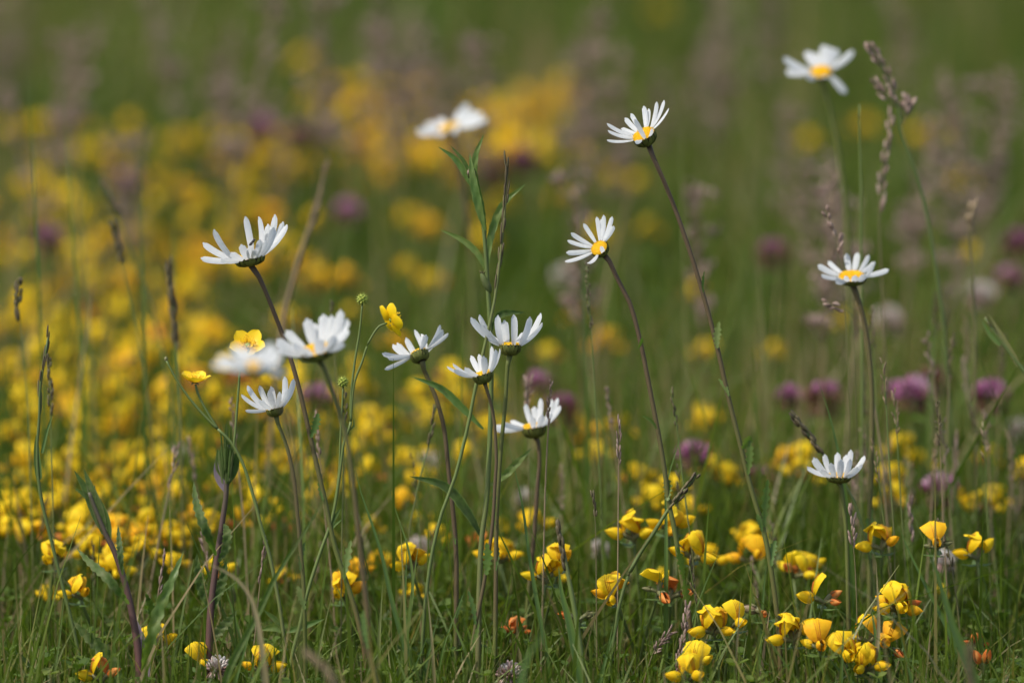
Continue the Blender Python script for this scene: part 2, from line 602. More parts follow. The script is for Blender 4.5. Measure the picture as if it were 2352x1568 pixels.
def daisy(label, phrase, zx, off, c, n, rdisc, L, wpx, tips, stem, leaves=(), rst=5.5, seed=1, stint=(0, .1, .45, .75, 1), bowl=1.0):
    """zx: zoom to px; c: disc centre; n: where the head faces; tips: (x, y, flag) flag 1 front, -1 back, 0 side."""
    rng = random.Random(seed)
    D = FOCUS + off
    mpp = MM * D
    cx, cy = zx(c)
    C = P(cx, cy, D)
    nv = C2W(*n).normalized()
    sc = mpp * (zx((100, 0))[0] - zx((0, 0))[0]) / 100       # metres per zoom px
    rd = rdisc * sc
    Lm = L * sc
    # stem
    hub = C - nv * rd * .9 * bowl
    sp = [hub, hub - nv * rd * .35] + pxpath(stem, D)
    sp = to_ground(smoothpath(sp, 26))
    base = sp[-1]
    th = thing('daisy', (base.x, base.y, 0), label, 'daisy', 'ox-eye daisies standing in the meadow')
    mb = MB()
    k = len(sp)
    r0 = rst * mpp * .9
    tt = [np.interp(i / (k - 1), np.linspace(0, 1, len(stint)), stint) for i in range(k)]
    tube(mb, sp, [r0 * (1.5 if i == 0 else 1.15 if i == 1 else 1 + .25 * i / k) for i in range(k)], 'stem', tt, 7)
    part('stem', mb, th)
    # frame of the head
    e1 = nv.cross(FWD).normalized()
    e2 = nv.cross(e1).normalized()
    if e2.dot(FWD) > 0:
        e2 = -e2                                              # e2 towards the viewer
    # involucre: a bowl clad in overlapping bracts
    mb = MB()
    rings = [(.20, -.96), (.58, -.88), (.88, -.58), (1.02, -.2), (1.0, .02)]
    vs = []
    ns = 20
    for rr, zz in rings:
        for i in range(ns):
            a = 2 * math.pi * i / ns
            vs.append(C + (e1 * math.cos(a) + e2 * math.sin(a)) * (rr * rd) + nv * (zz * rd * (bowl if zz < 0 else 1)))
    fs = [(j * ns + i, j * ns + (i + 1) % ns, (j + 1) * ns + (i + 1) % ns, (j + 1) * ns + i) for j in range(len(rings) - 1) for i in range(ns)]
    fs.append(tuple(range(ns - 1, -1, -1)))
    mb.add(vs, fs, 'bract_edge', .4)
    for row, (za, zb, nb) in enumerate([(-.92, -.44, 12), (-.74, -.12, 16), (-.5, .12, 20)]):
        for i in range(nb):
            a = 2 * math.pi * (i + .5 * (row % 2)) / nb + rng.uniform(-.05, .05)
            o = e1 * math.cos(a) + e2 * math.sin(a)
            q = -e1 * math.sin(a) + e2 * math.cos(a)
            pts = []
            for t in (0, .35, .7, 1):
                z = za + (zb - za) * t
                rr = np.interp(z, [-.96, -.88, -.58, -.2, .02, .2], [.28, .58, .88, 1.02, 1.03, 1.02]) + .03 + .012 * (2 - row)
                pts.append(C + o * (rr * rd) + nv * (z * rd * (bowl if z < 0 else 1)))
            wd = 2 * math.pi * .95 / nb * rd * .40
            ribbon(mb, pts, [wd * .9, wd, wd * .85, wd * .25], q, 'bract', rng.uniform(.2, 1), -.12, 0, 1)
    part('involucre', mb, th)
    # disc of tiny florets
    mb = MB()
    vs = []
    ns = 18
    rings = [(0.0, .17), (.28, .19), (.58, .20), (.84, .14), (.97, .0)]
    for rr, zz in rings:
        for i in range(ns):
            a = 2 * math.pi * i / ns
            vs.append(C + (e1 * math.cos(a) + e2 * math.sin(a)) * (max(rr, .01) * rd) + nv * (zz * rd))
    fs = [(j * ns + i, (j + 1) * ns + i, (j + 1) * ns + (i + 1) % ns, j * ns + (i + 1) % ns) for j in range(len(rings) - 1) for i in range(ns)]
    mb.add(vs, fs, 'disc', .35)
    for i in range(170):
        rr = math.sqrt((i + .5) / 170) * .95
        a = i * 2.39996
        z = np.interp(rr, [0, .28, .58, .84, .97], [.17, .19, .20, .14, .0])
        o = e1 * math.cos(a) + e2 * math.sin(a)
        p = C + o * (rr * rd) + nv * ((z + .02) * rd)
        ellipsoid(mb, p, [e1 * rd * .045, e2 * rd * .045, (nv + o * rr * .4) * rd * (.08 + .05 * rr)], 'disc', rng.uniform(.2, 1), 5, 3)
    part('disc', mb, th)
    # petals
    for (tx, ty, fl) in tips:
        px, py = zx((tx, ty))
        dx, dy = (px - cx) * mpp, -(py - cy) * mpp
        pl = math.hypot(dx, dy)
        LL = max(Lm * rng.uniform(.95, 1.04), pl * 1.02)
        if fl == 0:
            dz = rng.uniform(-.15, .15) * Lm
        else:
            dz = fl * math.sqrt(max(LL * LL - pl * pl, (.22 * Lm) ** 2))
            dz = max(-.95 * Lm, min(.95 * Lm, dz))
        T = P(px, py, D - dz)
        v = T - C
        o = v - nv * v.dot(nv)
        if o.length < .15 * Lm:
            o = o + e2 * (fl if fl else .3) * .5 * Lm
        o = o.normalized()
        B = C + o * rd * .93 + nv * rd * .03
        el = (T - B).length
        ctrl = B.lerp(T, .5) + o * el * .13 - nv * el * .05
        wv = nv.cross(o).normalized()
        dr = (T - B).normalized()
        iv = dr.cross(FWD)
        if iv.length > .25:
            iv.normalize()
            if iv.dot(wv) < 0:
                iv = -iv
            wv = wv.lerp(iv, rng.uniform(.25, .75)).normalized()
        mb = MB()
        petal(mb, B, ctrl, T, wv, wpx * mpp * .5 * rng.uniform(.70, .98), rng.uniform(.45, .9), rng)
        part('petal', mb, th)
    for lf in leaves:
        (ax, ay), (bx, by), w = lf[0], lf[1], lf[2]
        mb = MB()
        a, b = P(ax, ay, D - .002), P(bx, by, D - rng.uniform(-.004, .01))
        toothed_leaf(mb, a, b, w * mpp, 'leaf', C2W(rng.uniform(-.002, .002), rng.uniform(-.002, .002), 0), tint=rng.uniform(.4, .9))
        part('leaf', mb, th)
    LAND.append((cx, cy, phrase))
    return th, C


ZA = zoomer(480, 520, 7.84)
ZB = zoomer(450, 500, 2.613)
ZC = zoomer(900, 700, 3.137)
ZD = zoomer(1350, 200, 2.476)
ZE = zoomer(1960, 480, 3.137)
ZF = zoomer(1960, 900, 3.92)
ZG = zoomer(1000, 230, 5.2275)
ZH = zoomer(1930, 80, 3.92)

d1, D1C = daisy('white daisy with a small dark fly on its petals, leaning stem', 'the daisy with the fly', ZA, 0.0,
      (1130, 985), (-.20, .97, .10), 290, 860, 19.5,
      [(160, 975, 0), (205, 668, -1), (428, 405, 1), (1040, 155, -1), (1300, 152, -1), (1625, 118, -1), (1790, 255, -1), (1865, 312, 0),
       (1600, 360, 1), (1120, 735, 1), (1330, 600, 1), (1490, 300, -1), (560, 985, 1), (960, 700, 1), (1240, 800, 1), (1450, 620, 1), (760, 860, 1)],
      [(594, 635), (606, 660), (640, 745), (660, 800), (684, 880), (712, 1000), (747, 1153), (768, 1252), (796, 1338), (816, 1400), (835, 1480)],
      [((713, 1005), (730, 948), 9), ((742, 1150), (737, 1085), 6), ((790, 1330), (806, 1240), 8)], seed=3, bowl=.55)
daisy('tall white daisy held highest on a long brown stem, petals swept left', 'the tallest sharp daisy', ZD, 0.0,
      (642, 340), (-.42, .80, .42), 74, 215, 12.5,
      [(412, 372, 1), (418, 312, 0), (413, 268, -1), (522, 233, -1), (560, 206, -1), (585, 240, 1), (640, 158, -1), (672, 175, -1), (722, 133, -1),
       (768, 123, -1), (797, 173, 0), (690, 300, 1), (585, 380, 1), (500, 300, -1)],
      [(1492, 342), (1535, 440), (1572, 540), (1612, 665), (1648, 800), (1670, 900), (1700, 1020), (1730, 1140), (1750, 1200), (1770, 1300), (1788, 1440), (1794, 1568)],
      [((1616, 672), (1618, 622), 3), ((1648, 800), (1652, 738), 8), ((1674, 910), (1650, 870), 5), ((1705, 1030), (1722, 1000), 11), ((1718, 1090), (1722, 1010), 8),
       ((1756, 1210), (1764, 1100), 9), ((1772, 1300), (1782, 1240), 8), ((1750, 1220), (1738, 1180), 7)], seed=4)
daisy('white daisy turned to show its yellow disc and one curled petal', 'the daisy showing its whole disc', ZD, 0.0,
      (366, 1040), (-.42, .58, .68), 56, 205, 13,
      [(152, 1124, 1), (160, 1068, 0), (167, 992, -1), (189, 945, -1), (268, 887, -1), (350, 845, -1), (378, 860, -1), (393, 833, -1), (447, 843, -1), (458, 900, 0), (295, 1135, 1), (372, 1030, 1)],
      [(1400, 600), (1420, 645), (1448, 700), (1472, 790), (1490, 880), (1515, 1010), (1528, 1090), (1535, 1150), (1550, 1220), (1565, 1320), (1582, 1410)],
      [((1466, 800), (1474, 775), 4), ((1508, 985), (1475, 955), 4), ((1533, 1150), (1530, 1090), 9), ((1570, 1330), (1555, 1255), 8), ((1585, 1400), (1572, 1330), 8)], seed=5)
daisy('white daisy with blunt spaced petals round an open yellow disc, straight dark stem', 'the blunt-petalled daisy', ZE, 0.09,
      (535, 668), (.0, .93, .36), 108, 285, 15.5,
      [(262, 568, 0), (288, 650, 1), (343, 538, -1), (490, 478, -1), (575, 468, -1), (668, 490, -1), (715, 545, -1), (825, 605, 0), (480, 655, 1), (560, 650, 1), (635, 640, 1), (400, 690, 1), (700, 560, 1)],
      [(1966, 672), (1985, 740), (1998, 830), (2003, 920), (2002, 1050), (1998, 1170), (1998, 1300), (1996, 1450), (1990, 1568)],
      [((1998, 1290), (2002, 1165), 9), ((2003, 1560), (2008, 1400), 10)], rst=6.2, seed=6, stint=(.3, .45, .5, .6, .75), bowl=.55)
daisy('low cupped white daisy with a short green stem amid yellow trefoil', 'the low cupped daisy', ZF, 0.04,
      (535, 1140), (.02, .985, .12), 118, 310, 18,
      [(220, 1040, 0), (288, 948, -1), (398, 915, -1), (525, 898, -1), (655, 872, -1), (792, 930, -1), (762, 1010, 0), (460, 1000, 1), (560, 965, 1), (650, 960, 1), (365, 1060, 1), (720, 1040, 1), (610, 920, -1)],
      [(1932, 1118), (1940, 1180), (1945, 1250), (1948, 1380), (1950, 1500)], rst=5, seed=8, stint=(.6, .7, .7, .8, .8), bowl=.55)
daisy('upright white daisy in the middle with dark edged bracts seen side on', 'the upright side-on daisy', ZC, 0.0,
      (1178, 512), (.02, .995, -.02), 84, 262, 20.5,
      [(868, 288, 0), (935, 266, -1), (948, 338, 1), (1082, 272, 1), (1132, 308, -1), (1205, 268, 1), (1240, 440, -1), (1332, 283, 1), (1418, 256, -1), (1432, 330, 0), (1000, 420, -1), (1290, 400, -1)],
      [(1166, 836), (1160, 930), (1149, 1050), (1141, 1189), (1139, 1331), (1137, 1490)],
      [((1135, 1210), (1134, 1100), 5), ((1139, 1310), (1142, 1245), 4)], rst=5, seed=9, stint=(.7, .65, .5, .3, .9))
daisy('small white daisy just below left of the upright one, petals swept left', 'the small left-swept daisy', ZC, -.02,
      (958, 738), (-.28, .955, .08), 78, 255, 15.5,
      [(678, 673, 0), (725, 650, -1), (735, 700, 1), (822, 682, 1), (868, 588, -1), (930, 578, -1), (968, 590, 1), (1030, 515, -1), (1062, 540, 1), (1097, 530, 0), (900, 640, -1)],
      [(1112, 880), (1120, 900), (1134, 959), (1140, 1050), (1137, 1110), (1131, 1206), (1113, 1331), (1092, 1438), (1070, 1568)],
      [((1116, 1320), (1118, 1245), 11), ((1092, 1435), (1075, 1355), 6), ((1082, 1500), (1100, 1430), 5)], rst=4.2, seed=10, stint=(.3, .2, .1, .4, .9))
daisy('white daisy facing away with a round olive underside on a brown stem', 'the daisy facing away', ZC, 0.03,
      (462, 578), (-.36, .82, -.40), 74, 262, 15.5,
      [(190, 700, 0), (170, 572, 0), (215, 610, 1), (255, 500, -1), (290, 488, -1), (360, 448, -1), (425, 388, -1), (480, 420, -1), (520, 425, 1), (630, 348, -1), (652, 384, -1), (695, 414, 0), (600, 440, -1)],
      [(972, 846), (1000, 910), (1020, 985), (1030, 1080), (1041, 1180), (1048, 1280), (1048, 1400), (1046, 1568)],
      [((1046, 1250), (1038, 1200), 4), ((1048, 1420), (1062, 1365), 5)], rst=5.4, seed=12, stint=(.5, .15, .1, .3, .9))
daisy('small cupped white daisy below the blurred ones, deep green bract bowl', 'the small cupped daisy', ZB, 0.0,
      (617, 1362), (-.22, .97, .02), 55, 225, 15,
      [(398, 1266, 0), (424, 1372, 0), (440, 1208, -1), (518, 1208, -1), (592, 1213, -1), (518, 1300, 1), (682, 1148, -1), (742, 1163, 0), (650, 1250, 1), (580, 1240, 1), (705, 1230, 1)],
      [(636, 966), (660, 1030), (675, 1100), (683, 1180), (690, 1260), (697, 1340), (700, 1450)],
      [((690, 1310), (700, 1245), 6), ((700, 1400), (682, 1345), 8)], rst=4.6, seed=13, stint=(.6, .4, .4, .6, .8))
daisy('slightly blurred broad white daisy with two yellow gaps, right of the buttercup', 'the broad soft-focus daisy', ZB, -.15,
      (890, 985), (-.22, .93, .28), 112, 285, 26,
      [(630, 905, 0), (640, 965, 1), (690, 845, -1), (825, 768, -1), (880, 800, -1), (935, 738, -1), (990, 748, -1), (1050, 712, -1), (1095, 770, -1), (1095, 830, 0), (1060, 920, 1),
       (745, 930, 1), (905, 900, 1), (800, 960, 1), (1010, 880, 1)],
      [(742, 840), (770, 920), (797, 1011), (818, 1171), (829, 1277), (843, 1402), (846, 1490), (866, 1568)], [((846, 1490), (835, 1400), 7)], rst=6, seed=14, stint=(.6, .5, .3, .2, .9), bowl=.55)
daisy('strongly blurred white daisy overlapping the lower petals of a buttercup', 'the most blurred foreground daisy', ZB, -.42,
      (470, 1095), (.0, .95, .25), 90, 270, 25,
      [(205, 1065, 0), (250, 1010, -1), (355, 945, -1), (430, 955, -1), (520, 975, -1), (600, 925, -1), (655, 955, -1), (660, 1010, 0), (690, 1135, 0), (400, 1040, 1), (560, 1050, 1), (330, 1060, 1)],
      [(615, 900), (640, 930), (661, 960), (672, 1020), (678, 1100), (684, 1250), (690, 1568)], rst=4, seed=15, bowl=.55)
daisy('blurred white daisy far behind the leafy shoot, spread flat', 'the flat far daisy', ZG, .46,
      (640, 470), (-.28, .93, .22), 150, 470, 25,
      [(210, 510, 0), (240, 545, 1), (340, 410, -1), (500, 350, -1), (430, 440, 0), (800, 220, -1), (880, 140, -1), (980, 230, -1), (1080, 260, 0), (1150, 350, 0), (1060, 400, 1), (450, 560, 1), (760, 480, 1)],
      [(1045, 340), (1060, 420), (1075, 520), (1085, 640), (1090, 760)], seed=16, bowl=.55)
daisy('blurred white daisy high beside the pinkish grass panicle, one petal drooping', 'the drooping-petal daisy', ZH, .33,
      (480, 395), (-.08, .84, .52), 110, 330, 22,
      [(110, 250, 0), (165, 310, -1), (130, 385, 0), (340, 180, -1), (410, 200, -1), (510, 118, -1), (570, 140, -1), (640, 160, -1), (800, 180, 0), (740, 240, 0), (730, 610, 1), (330, 420, 1), (520, 430, 1)],
      [(1898, 220), (1915, 290), (1930, 380), (1942, 480), (1950, 620), (1955, 760)], seed=17, stint=(.7, .7, .7, .7, .8), bowl=.55)
daisy('soft white daisy bent low in front of purple clover, long left petals', 'the low soft daisy', ZC, .09,
      (1362, 1150), (-.14, .96, .12), 92, 275, 17,
      [(1050, 1162, 0), (1060, 1138, 0), (1120, 1120, 1), (1180, 1098, -1), (1298, 968, -1), (1368, 985, -1), (1415, 923, -1), (1505, 928, -1), (1552, 918, -1), (1572, 980, 0), (1430, 1050, 1), (1350, 1070, 1), (1500, 1040, 1)],
      [(1236, 1014), (1239, 1060), (1235, 1110), (1225, 1250), (1212, 1380)], rst=5, seed=18, stint=(.3, .1, .1, .3, .8))


# ------------------------------------------------------------------ the fly
def fly():
    px, py = ZA((1180, 672))
    D = FOCUS - .018
    c = P(px, py, D)
    th = thing('fly', c, 'tiny dark fly sitting on a white daisy petal', 'fly')
    m = MM * D * 1.35
    ax = C2W(.62, .70, .2).normalized()
    x, y = frame(ax)
    mb = MB()
    ellipsoid(mb, c - ax * 3 * m, [x * 2.6 * m, y * 2.6 * m, ax * 5 * m], 'fly', .4, 10, 8)
    ellipsoid(mb, c + ax * 2.5 * m, [x * 2.5 * m, y * 2.5 * m, ax * 3 * m], 'fly', .5, 10, 8)
    part('body', mb, th)
    mb = MB()
    ellipsoid(mb, c + ax * 6 * m, [x * 2 * m, y * 2 * m, ax * 1.7 * m], 'fly', .7, 10, 8)
    part('head', mb, th)
    for s in (-1, 1):
        mb = MB()
        a = c + ax * 2 * m + y * m
        pts = [a, a - ax * 4 * m + x * s * 2.5 * m + y * m, a - ax * 9 * m + x * s * 4 * m + y * m]
        ribbon(mb, smoothpath(pts, 6), leafprofile(6, 2.2 * m, .6), x, 'flywing', .5, .05)
        part('wing', mb, th)
        for k in (-1, 0, 1):
            mb = MB()
            q = c + ax * (1.5 + k * 1.2) * m
            tube(mb, [q, q + x * s * 4 * m + ax * k * 2 * m, q + x * s * 6 * m + ax * k * 3.5 * m - y * 2 * m], .45 * m, 'fly', .3, 4)
            part('leg', mb, th)


fly()


# ------------------------------------------------------------------ buttercups
def cup_petal(mb, C, nv, o, L, w, open_, seed, m='butter'):
    """Broad rounded petal from the cup's middle; open_ = how far it leans out."""
    rng = random.Random(seed)
    q = nv.cross(o).normalized()
    n, c = 11, 3
    vs = []
    for i in range(n):
        t = (i / (n - 1)) ** .8
        ang = open_ * (.35 + .65 * t)
        rr = L * (t * math.sin(open_) * (.75 + .25 * t))
        zz = L * (t * math.cos(open_) + .12 * math.sin(t * math.pi) * -1)
        prof = (.14 + .86 * math.sin(min(t / .62, 1) * math.pi / 2)) * (1 if t < .62 else math.sqrt(max(.03, 1 - ((t - .62) / .385) ** 2)))
        for k in range(-c, c + 1):
            u = k / c
            v = C + o * (rr - .18 * w * u * u * prof) + nv * (zz + .16 * w * u * u * prof) + q * (u * w * prof)
            if i == n - 1:
                v = v - (o * math.sin(open_) + nv * math.cos(open_)) * (u * u * w * .05)
            vs.append(v + nv * rng.uniform(-.02, .02) * w)
    k = 2 * c + 1
    fs = [(i * k + j, i * k + j + 1, (i + 1) * k + j + 1, (i + 1) * k + j) for i in range(n - 1) for j in range(k - 1)]
    mb.add(vs, fs, m, [min(1, .25 + .6 * (i // k) / n + rng.uniform(-.05, .05)) for i in range(len(vs))])


def buttercup_flower(th, px, py, D, n, R, open_, a0=.3, L_extra=1.0):
    C = P(px, py, D)
    m = MM * D
    nv = C2W(*n).normalized()
    e1 = nv.cross(FWD).normalized()
    e2 = nv.cross(e1)
    fl = MB()
    ellipsoid(fl, C + nv * 3 * m, [e1 * 7 * m, e2 * 7 * m, nv * 6 * m], 'bud', .5)
    for i in range(26):
        a = i * 2.4
        o = (e1 * math.cos(a) + e2 * math.sin(a))
        b = C + o * 6 * m + nv * 3 * m
        t = C + o * (13 + 3 * (i % 3)) * m + nv * (14 + 2 * (i % 4)) * m
        tube(fl, [b, t], [.7 * m, .9 * m], 'disc', .8, 4)
        ellipsoid(fl, t, [e1 * 1.6 * m, e2 * 1.6 * m, nv * 2.4 * m], 'disc', .9, 5, 3)
    f = part('flower', fl, th)
    for k in range(5):
        a = a0 + k * 2 * math.pi / 5
        o = e1 * math.cos(a) + e2 * math.sin(a)
        pm = MB()
        op = open_ * random.uniform(.92, 1.08)
        cup_petal(pm, C, nv, o, R * m * L_extra, R * m * .42, op, k + int(px))
        # dark mark of the sepal scar at the petal's foot
        q = nv.cross(o).normalized()
        dd = o * math.sin(op) + nv * math.cos(op)
        b = C + dd * R * m * .10 - nv * 1.5 * m
        ribbon(pm, [b, b + dd * R * m * .10, b + dd * R * m * .2], [2.2 * m, 2.6 * m, .8 * m], q, 'butterspot', .5, 0, 0, 1)
        part('petal', pm, f)
    for k in range(5):
        a = a0 + .6 + k * 2 * math.pi / 5
        o = e1 * math.cos(a) + e2 * math.sin(a)
        pm = MB()
        b = C - nv * 2 * m
        ribbon(pm, [b, b + o * 8 * m + nv * 1 * m, b + o * 15 * m - nv * 2 * m], [2 * m, 4 * m, .6 * m], nv.cross(o), 'calyx', .6, .2)
        part('sepal', pm, f)
    return C


def seed_head(th, px, py, D, r):
    C = P(px, py, D)
    m = MM * D
    mb = MB()
    ellipsoid(mb, C, [RT * r * .8 * m, FWD * r * .8 * m, UP * r * .8 * m], 'bud', .4, 10, 8)
    for i in range(34):
        z = 1 - 2 * (i + .5) / 34
        a = i * 2.4
        o = RT * (math.sqrt(1 - z * z) * math.cos(a)) + FWD * (math.sqrt(1 - z * z) * math.sin(a)) + UP * z
        x, y = frame(o)
        b = C + o * r * .75 * m
        ellipsoid(mb, b, [x * r * .26 * m, y * r * .18 * m, o * r * .34 * m], 'bud', random.random(), 6, 4)
        tube(mb, [b + o * r * .3 * m, b + o * r * .62 * m + UP * r * .1 * m], [r * .07 * m, r * .02 * m], 'bud', .9, 4)
    return part('seed_head', mb, th)


def branch(th, pp, D, r0, r1, name='stem', m='stem_green', ground=False, t0=.5, t1=.5):
    pts = smoothpath(pxpath(pp, D), max(8, len(pp) * 4))
    if ground:
        pts = to_ground(pts)
    k = len(pts)
    mb = MB()
    tube(mb, pts, [(r0 + (r1 - r0) * i / (k - 1)) * MM * D for i in range(k)], m, [t0 + (t1 - t0) * i / (k - 1) for i in range(k)], 7)
    return part(name, mb, th)


def leaf(th, pp, D, w, m='leaf_grey', tooth=0.0, wave=.08, tint=.5, side=None, fold=.3, peak=.45, name='leaf', n=16, base=.25):
    pts = smoothpath(pxpath(pp, D), n)
    d = (pts[-1] - pts[0]).normalized()
    sd_ = d.cross(FWD)
    if side is not None:
        sd_ = sd_.normalized() * side[0] + FWD * side[1]
    mb = MB()
    ribbon(mb, pts, leafprofile(n, w * MM * D, peak, base), sd_, m, tint, fold, tooth, 3, wave, min(1, (tint if not hasattr(tint, '__len__') else .5) + .35))
    return part(name, mb, th)


# plant with the bare bud, the side-on cup and the flower behind the blurred daisy
D = FOCUS
b = to_ground(pxpath([(650, 1500), (648, 1568)], D))[-1]
th = thing('buttercup', (b.x, b.y, 0), 'buttercup plant carrying two open yellow flowers beside the blurred daisies', 'buttercup', 'buttercups')
branch(th, [(500, 985), (530, 1015), (548, 1045), (562, 1075), (585, 1150), (600, 1210), (620, 1280), (640, 1380), (650, 1450), (655, 1500), (650, 1568)], D, 3.3, 5.0, ground=True, t1=.8)
branch(th, [(382, 828), (400, 862), (430, 908), (465, 950), (500, 985)], D, 2.6, 3.3)
branch(th, [(449, 882), (455, 905), (475, 945), (500, 985)], D, 2.6, 3)
branch(th, [(572, 802, .01), (552, 850), (549, 880), (545, 930), (541, 985), (538, 1025), (548, 1045)], D, 2.6, 3.2)
mb = MB()
c = P(381, 824, D)
ellipsoid(mb, c, [RT * 4 * MM * D, FWD * 4 * MM * D, UP * 5.5 * MM * D], 'calyx', .8)
part('bud', mb, th)
buttercup_flower(th, 447, 878, D, (.06, .97, .22), 42, 1.08, .5)
buttercup_flower(th, 569, 795, D + .012, (.0, .60, .80), 46, 1.28, math.pi / 2)
leaf(th, [(650, 1452), (630, 1440), (600, 1446)], D, 9, 'leaf', .0, .05, .7, name='leaf')
leaf(th, [(652, 1452), (690, 1440), (745, 1420)], D, 8, 'leaf', .0, .05, .5)
leaf(th, [(650, 1450), (635, 1425), (606, 1400)], D, 6, 'leaf_grey', .0, .05, .5)
leaf(th, [(497, 985), (488, 975), (482, 950)], D, 2.5, 'leaf_grey', 0, 0, .3)
LAND.append((569, 775, 'the buttercup seen face-on'))
LAND.append((447, 866, 'the buttercup seen from the side'))

b = to_ground(pxpath([(675, 1480), (668, 1568)], D))[-1]
th = thing('buttercup', (b.x, b.y, 0), 'slender buttercup plant with one side-turned flower and two green seed heads', 'buttercup', 'buttercups')
branch(th, [(806, 968), (800, 990), (789, 1020), (780, 1090), (768, 1167), (754, 1218), (735, 1270), (704, 1367), (690, 1430), (672, 1500), (662, 1568)], D, 3.2, 5.0, ground=True, t1=.6)
branch(th, [(832, 698), (826, 760), (815, 830), (806, 910), (806, 968)], D, 2.4, 3.0)
branch(th, [(889, 742), (868, 752), (845, 790), (832, 830), (815, 875), (808, 925), (806, 968)], D, 2.4, 3.0)
branch(th, [(788, 888), (786, 930), (782, 1000), (778, 1090), (765, 1180)], D, 2.2, 2.6)
seed_head(th, 832, 687, D, 12.5)
seed_head(th, 788, 877, D, 12)
buttercup_flower(th, 897, 735, D, (.74, .36, -.40), 45, 1.46, .75)
leaf(th, [(752, 1222), (765, 1195), (783, 1166)], D, 5, 'leaf_grey', 0, .03, .4)
leaf(th, [(752, 1224), (768, 1205), (786, 1192)], D, 4, 'leaf', 0, .03, .6)
leaf(th, [(800, 990), (812, 978), (812, 960)], D, 2, 'leaf_grey', 0, 0, .2)
LAND.append((905, 725, 'the side-turned buttercup'))
LAND.append((833, 687, 'the upper green seed head'))

# ------------------------------------------------------------------ leafy shoots
D = FOCUS + .01
b = to_ground(pxpath([(1106, 1300), (1104, 1500)], D))[-1]
th = thing('leafy_shoot', (b.x, b.y, 0), 'tall leafy shoot with narrow upswept leaves rising behind the middle daisies', 'knapweed', 'leafy shoots')
branch(th, [(1085, 400), (1097, 450), (1108, 500), (1114, 560), (1119, 640), (1124, 720), (1128, 800), (1128, 900), (1125, 1011), (1117, 1153), (1106, 1240), (1100, 1380), (1098, 1520)], D, 4.5, 7, m='stem_green', ground=True, t0=.2, t1=.9)
for pp, w, mm, t in [([(1097, 450), (1075, 410), (1045, 365), (1006, 337)], 9, 'leaf', .5), ([(1098, 470), (1088, 420), (1092, 360), (1111, 309)], 10, 'leaf', .8),
                     ([(1090, 430), (1068, 375), (1034, 334)], 6, 'leaf_grey', .5), ([(1097, 470), (1084, 420), (1079, 350)], 6, 'leaf', .9),
                     ([(1114, 530, -.004), (1098, 470, -.005), (1086, 410, -.005), (1079, 352, -.003)], 12, 'leaf', .6), ([(1116, 540, .002), (1106, 480, .003), (1094, 420, .003), (1092, 370, .002)], 10, 'leaf', .4), ([(1120, 610), (1128, 540), (1155, 470), (1208, 422)], 11, 'leaf', .75),
                     ([(1122, 630), (1095, 580), (1060, 550), (1010, 527)], 9, 'leaf', .8), ([(1110, 985), (1060, 935), (1010, 890), (945, 865)], 11, 'leaf', .5),
                     ([(1122, 1115), (1160, 1090), (1190, 1060), (1222, 1028)], 11, 'leaf', .9), ([(1108, 1235), (1070, 1170), (1020, 1115), (940, 1093)], 14, 'leaf_grey', .2),
                     ([(1128, 760), (1150, 722), (1205, 717)], 10, 'leaf_grey', .3)]:
    leaf(th, pp, D, w * .82, mm, tint=[min(1, max(0, t + random.uniform(-.2, .15))) for _ in range(18)], wave=.18, tooth=.06, n=18)
mb = MB()
m_ = MM * D
c = P(1083, 398, D)
ellipsoid(mb, c, [RT * 9 * m_, FWD * 9 * m_, UP * 15 * m_], 'bract_edge', .8, 10, 8)
for i in range(26):
    a = i * 2.4
    z = 1 - 1.6 * (i + .5) / 26
    o = RT * (math.sqrt(1 - z * z) * math.cos(a)) + FWD * (math.sqrt(1 - z * z) * math.sin(a)) + UP * z
    ellipsoid(mb, c + o * 8.5 * m_, [RT * 3 * m_, FWD * 3 * m_, UP * 6 * m_], ['fog', 'leaf_grey', 'bract_edge'][i % 3], .6, 6, 4)
part('bud', mb, th)
mb = MB()
c = P(1116, 650, D)
ellipsoid(mb, c, [RT * 10 * m_, FWD * 10 * m_, (UP - RT * .4) * 24 * m_], 'leaf_grey', .8, 9, 8)
for i in range(8):
    a = i * .8
    o = RT * math.cos(a) + FWD * math.sin(a)
    q = c + (UP - RT * .4) * 20 * m_
    tube(mb, [q, q + o * 8 * m_ + UP * 8 * m_], [1.6 * m_, .6 * m_], 'calyx' if i % 2 else 'bract_edge', .9, 4)
part('bud', mb, th)
LAND.append((1085, 390, 'the tall leafy shoot'))


def shoot_left(label, phrase, stem, D, leaves, tuft, r=(5, 10)):
    b = to_ground(pxpath(stem[-2:], D))[-1]
    th = thing('leafy_shoot', (b.x, b.y, 0), label, 'knapweed', 'leafy shoots')
    branch(th, stem, D, r[0], r[1], m='stem_red', ground=True, t0=.15, t1=.9)
    for pp, w, mm, t in leaves:
        leaf(th, pp, D, w * .8, mm, tint=[min(1, max(0, t + random.uniform(-.25, .25))) for _ in range(22)], wave=.25, tooth=.2, n=22)
    for pp, w, mm, t in tuft:
        leaf(th, pp, D, w, mm, tint=t, wave=.0, peak=.35, base=.5)
    LAND.append((stem[0][0], stem[0][1], phrase))
    return th


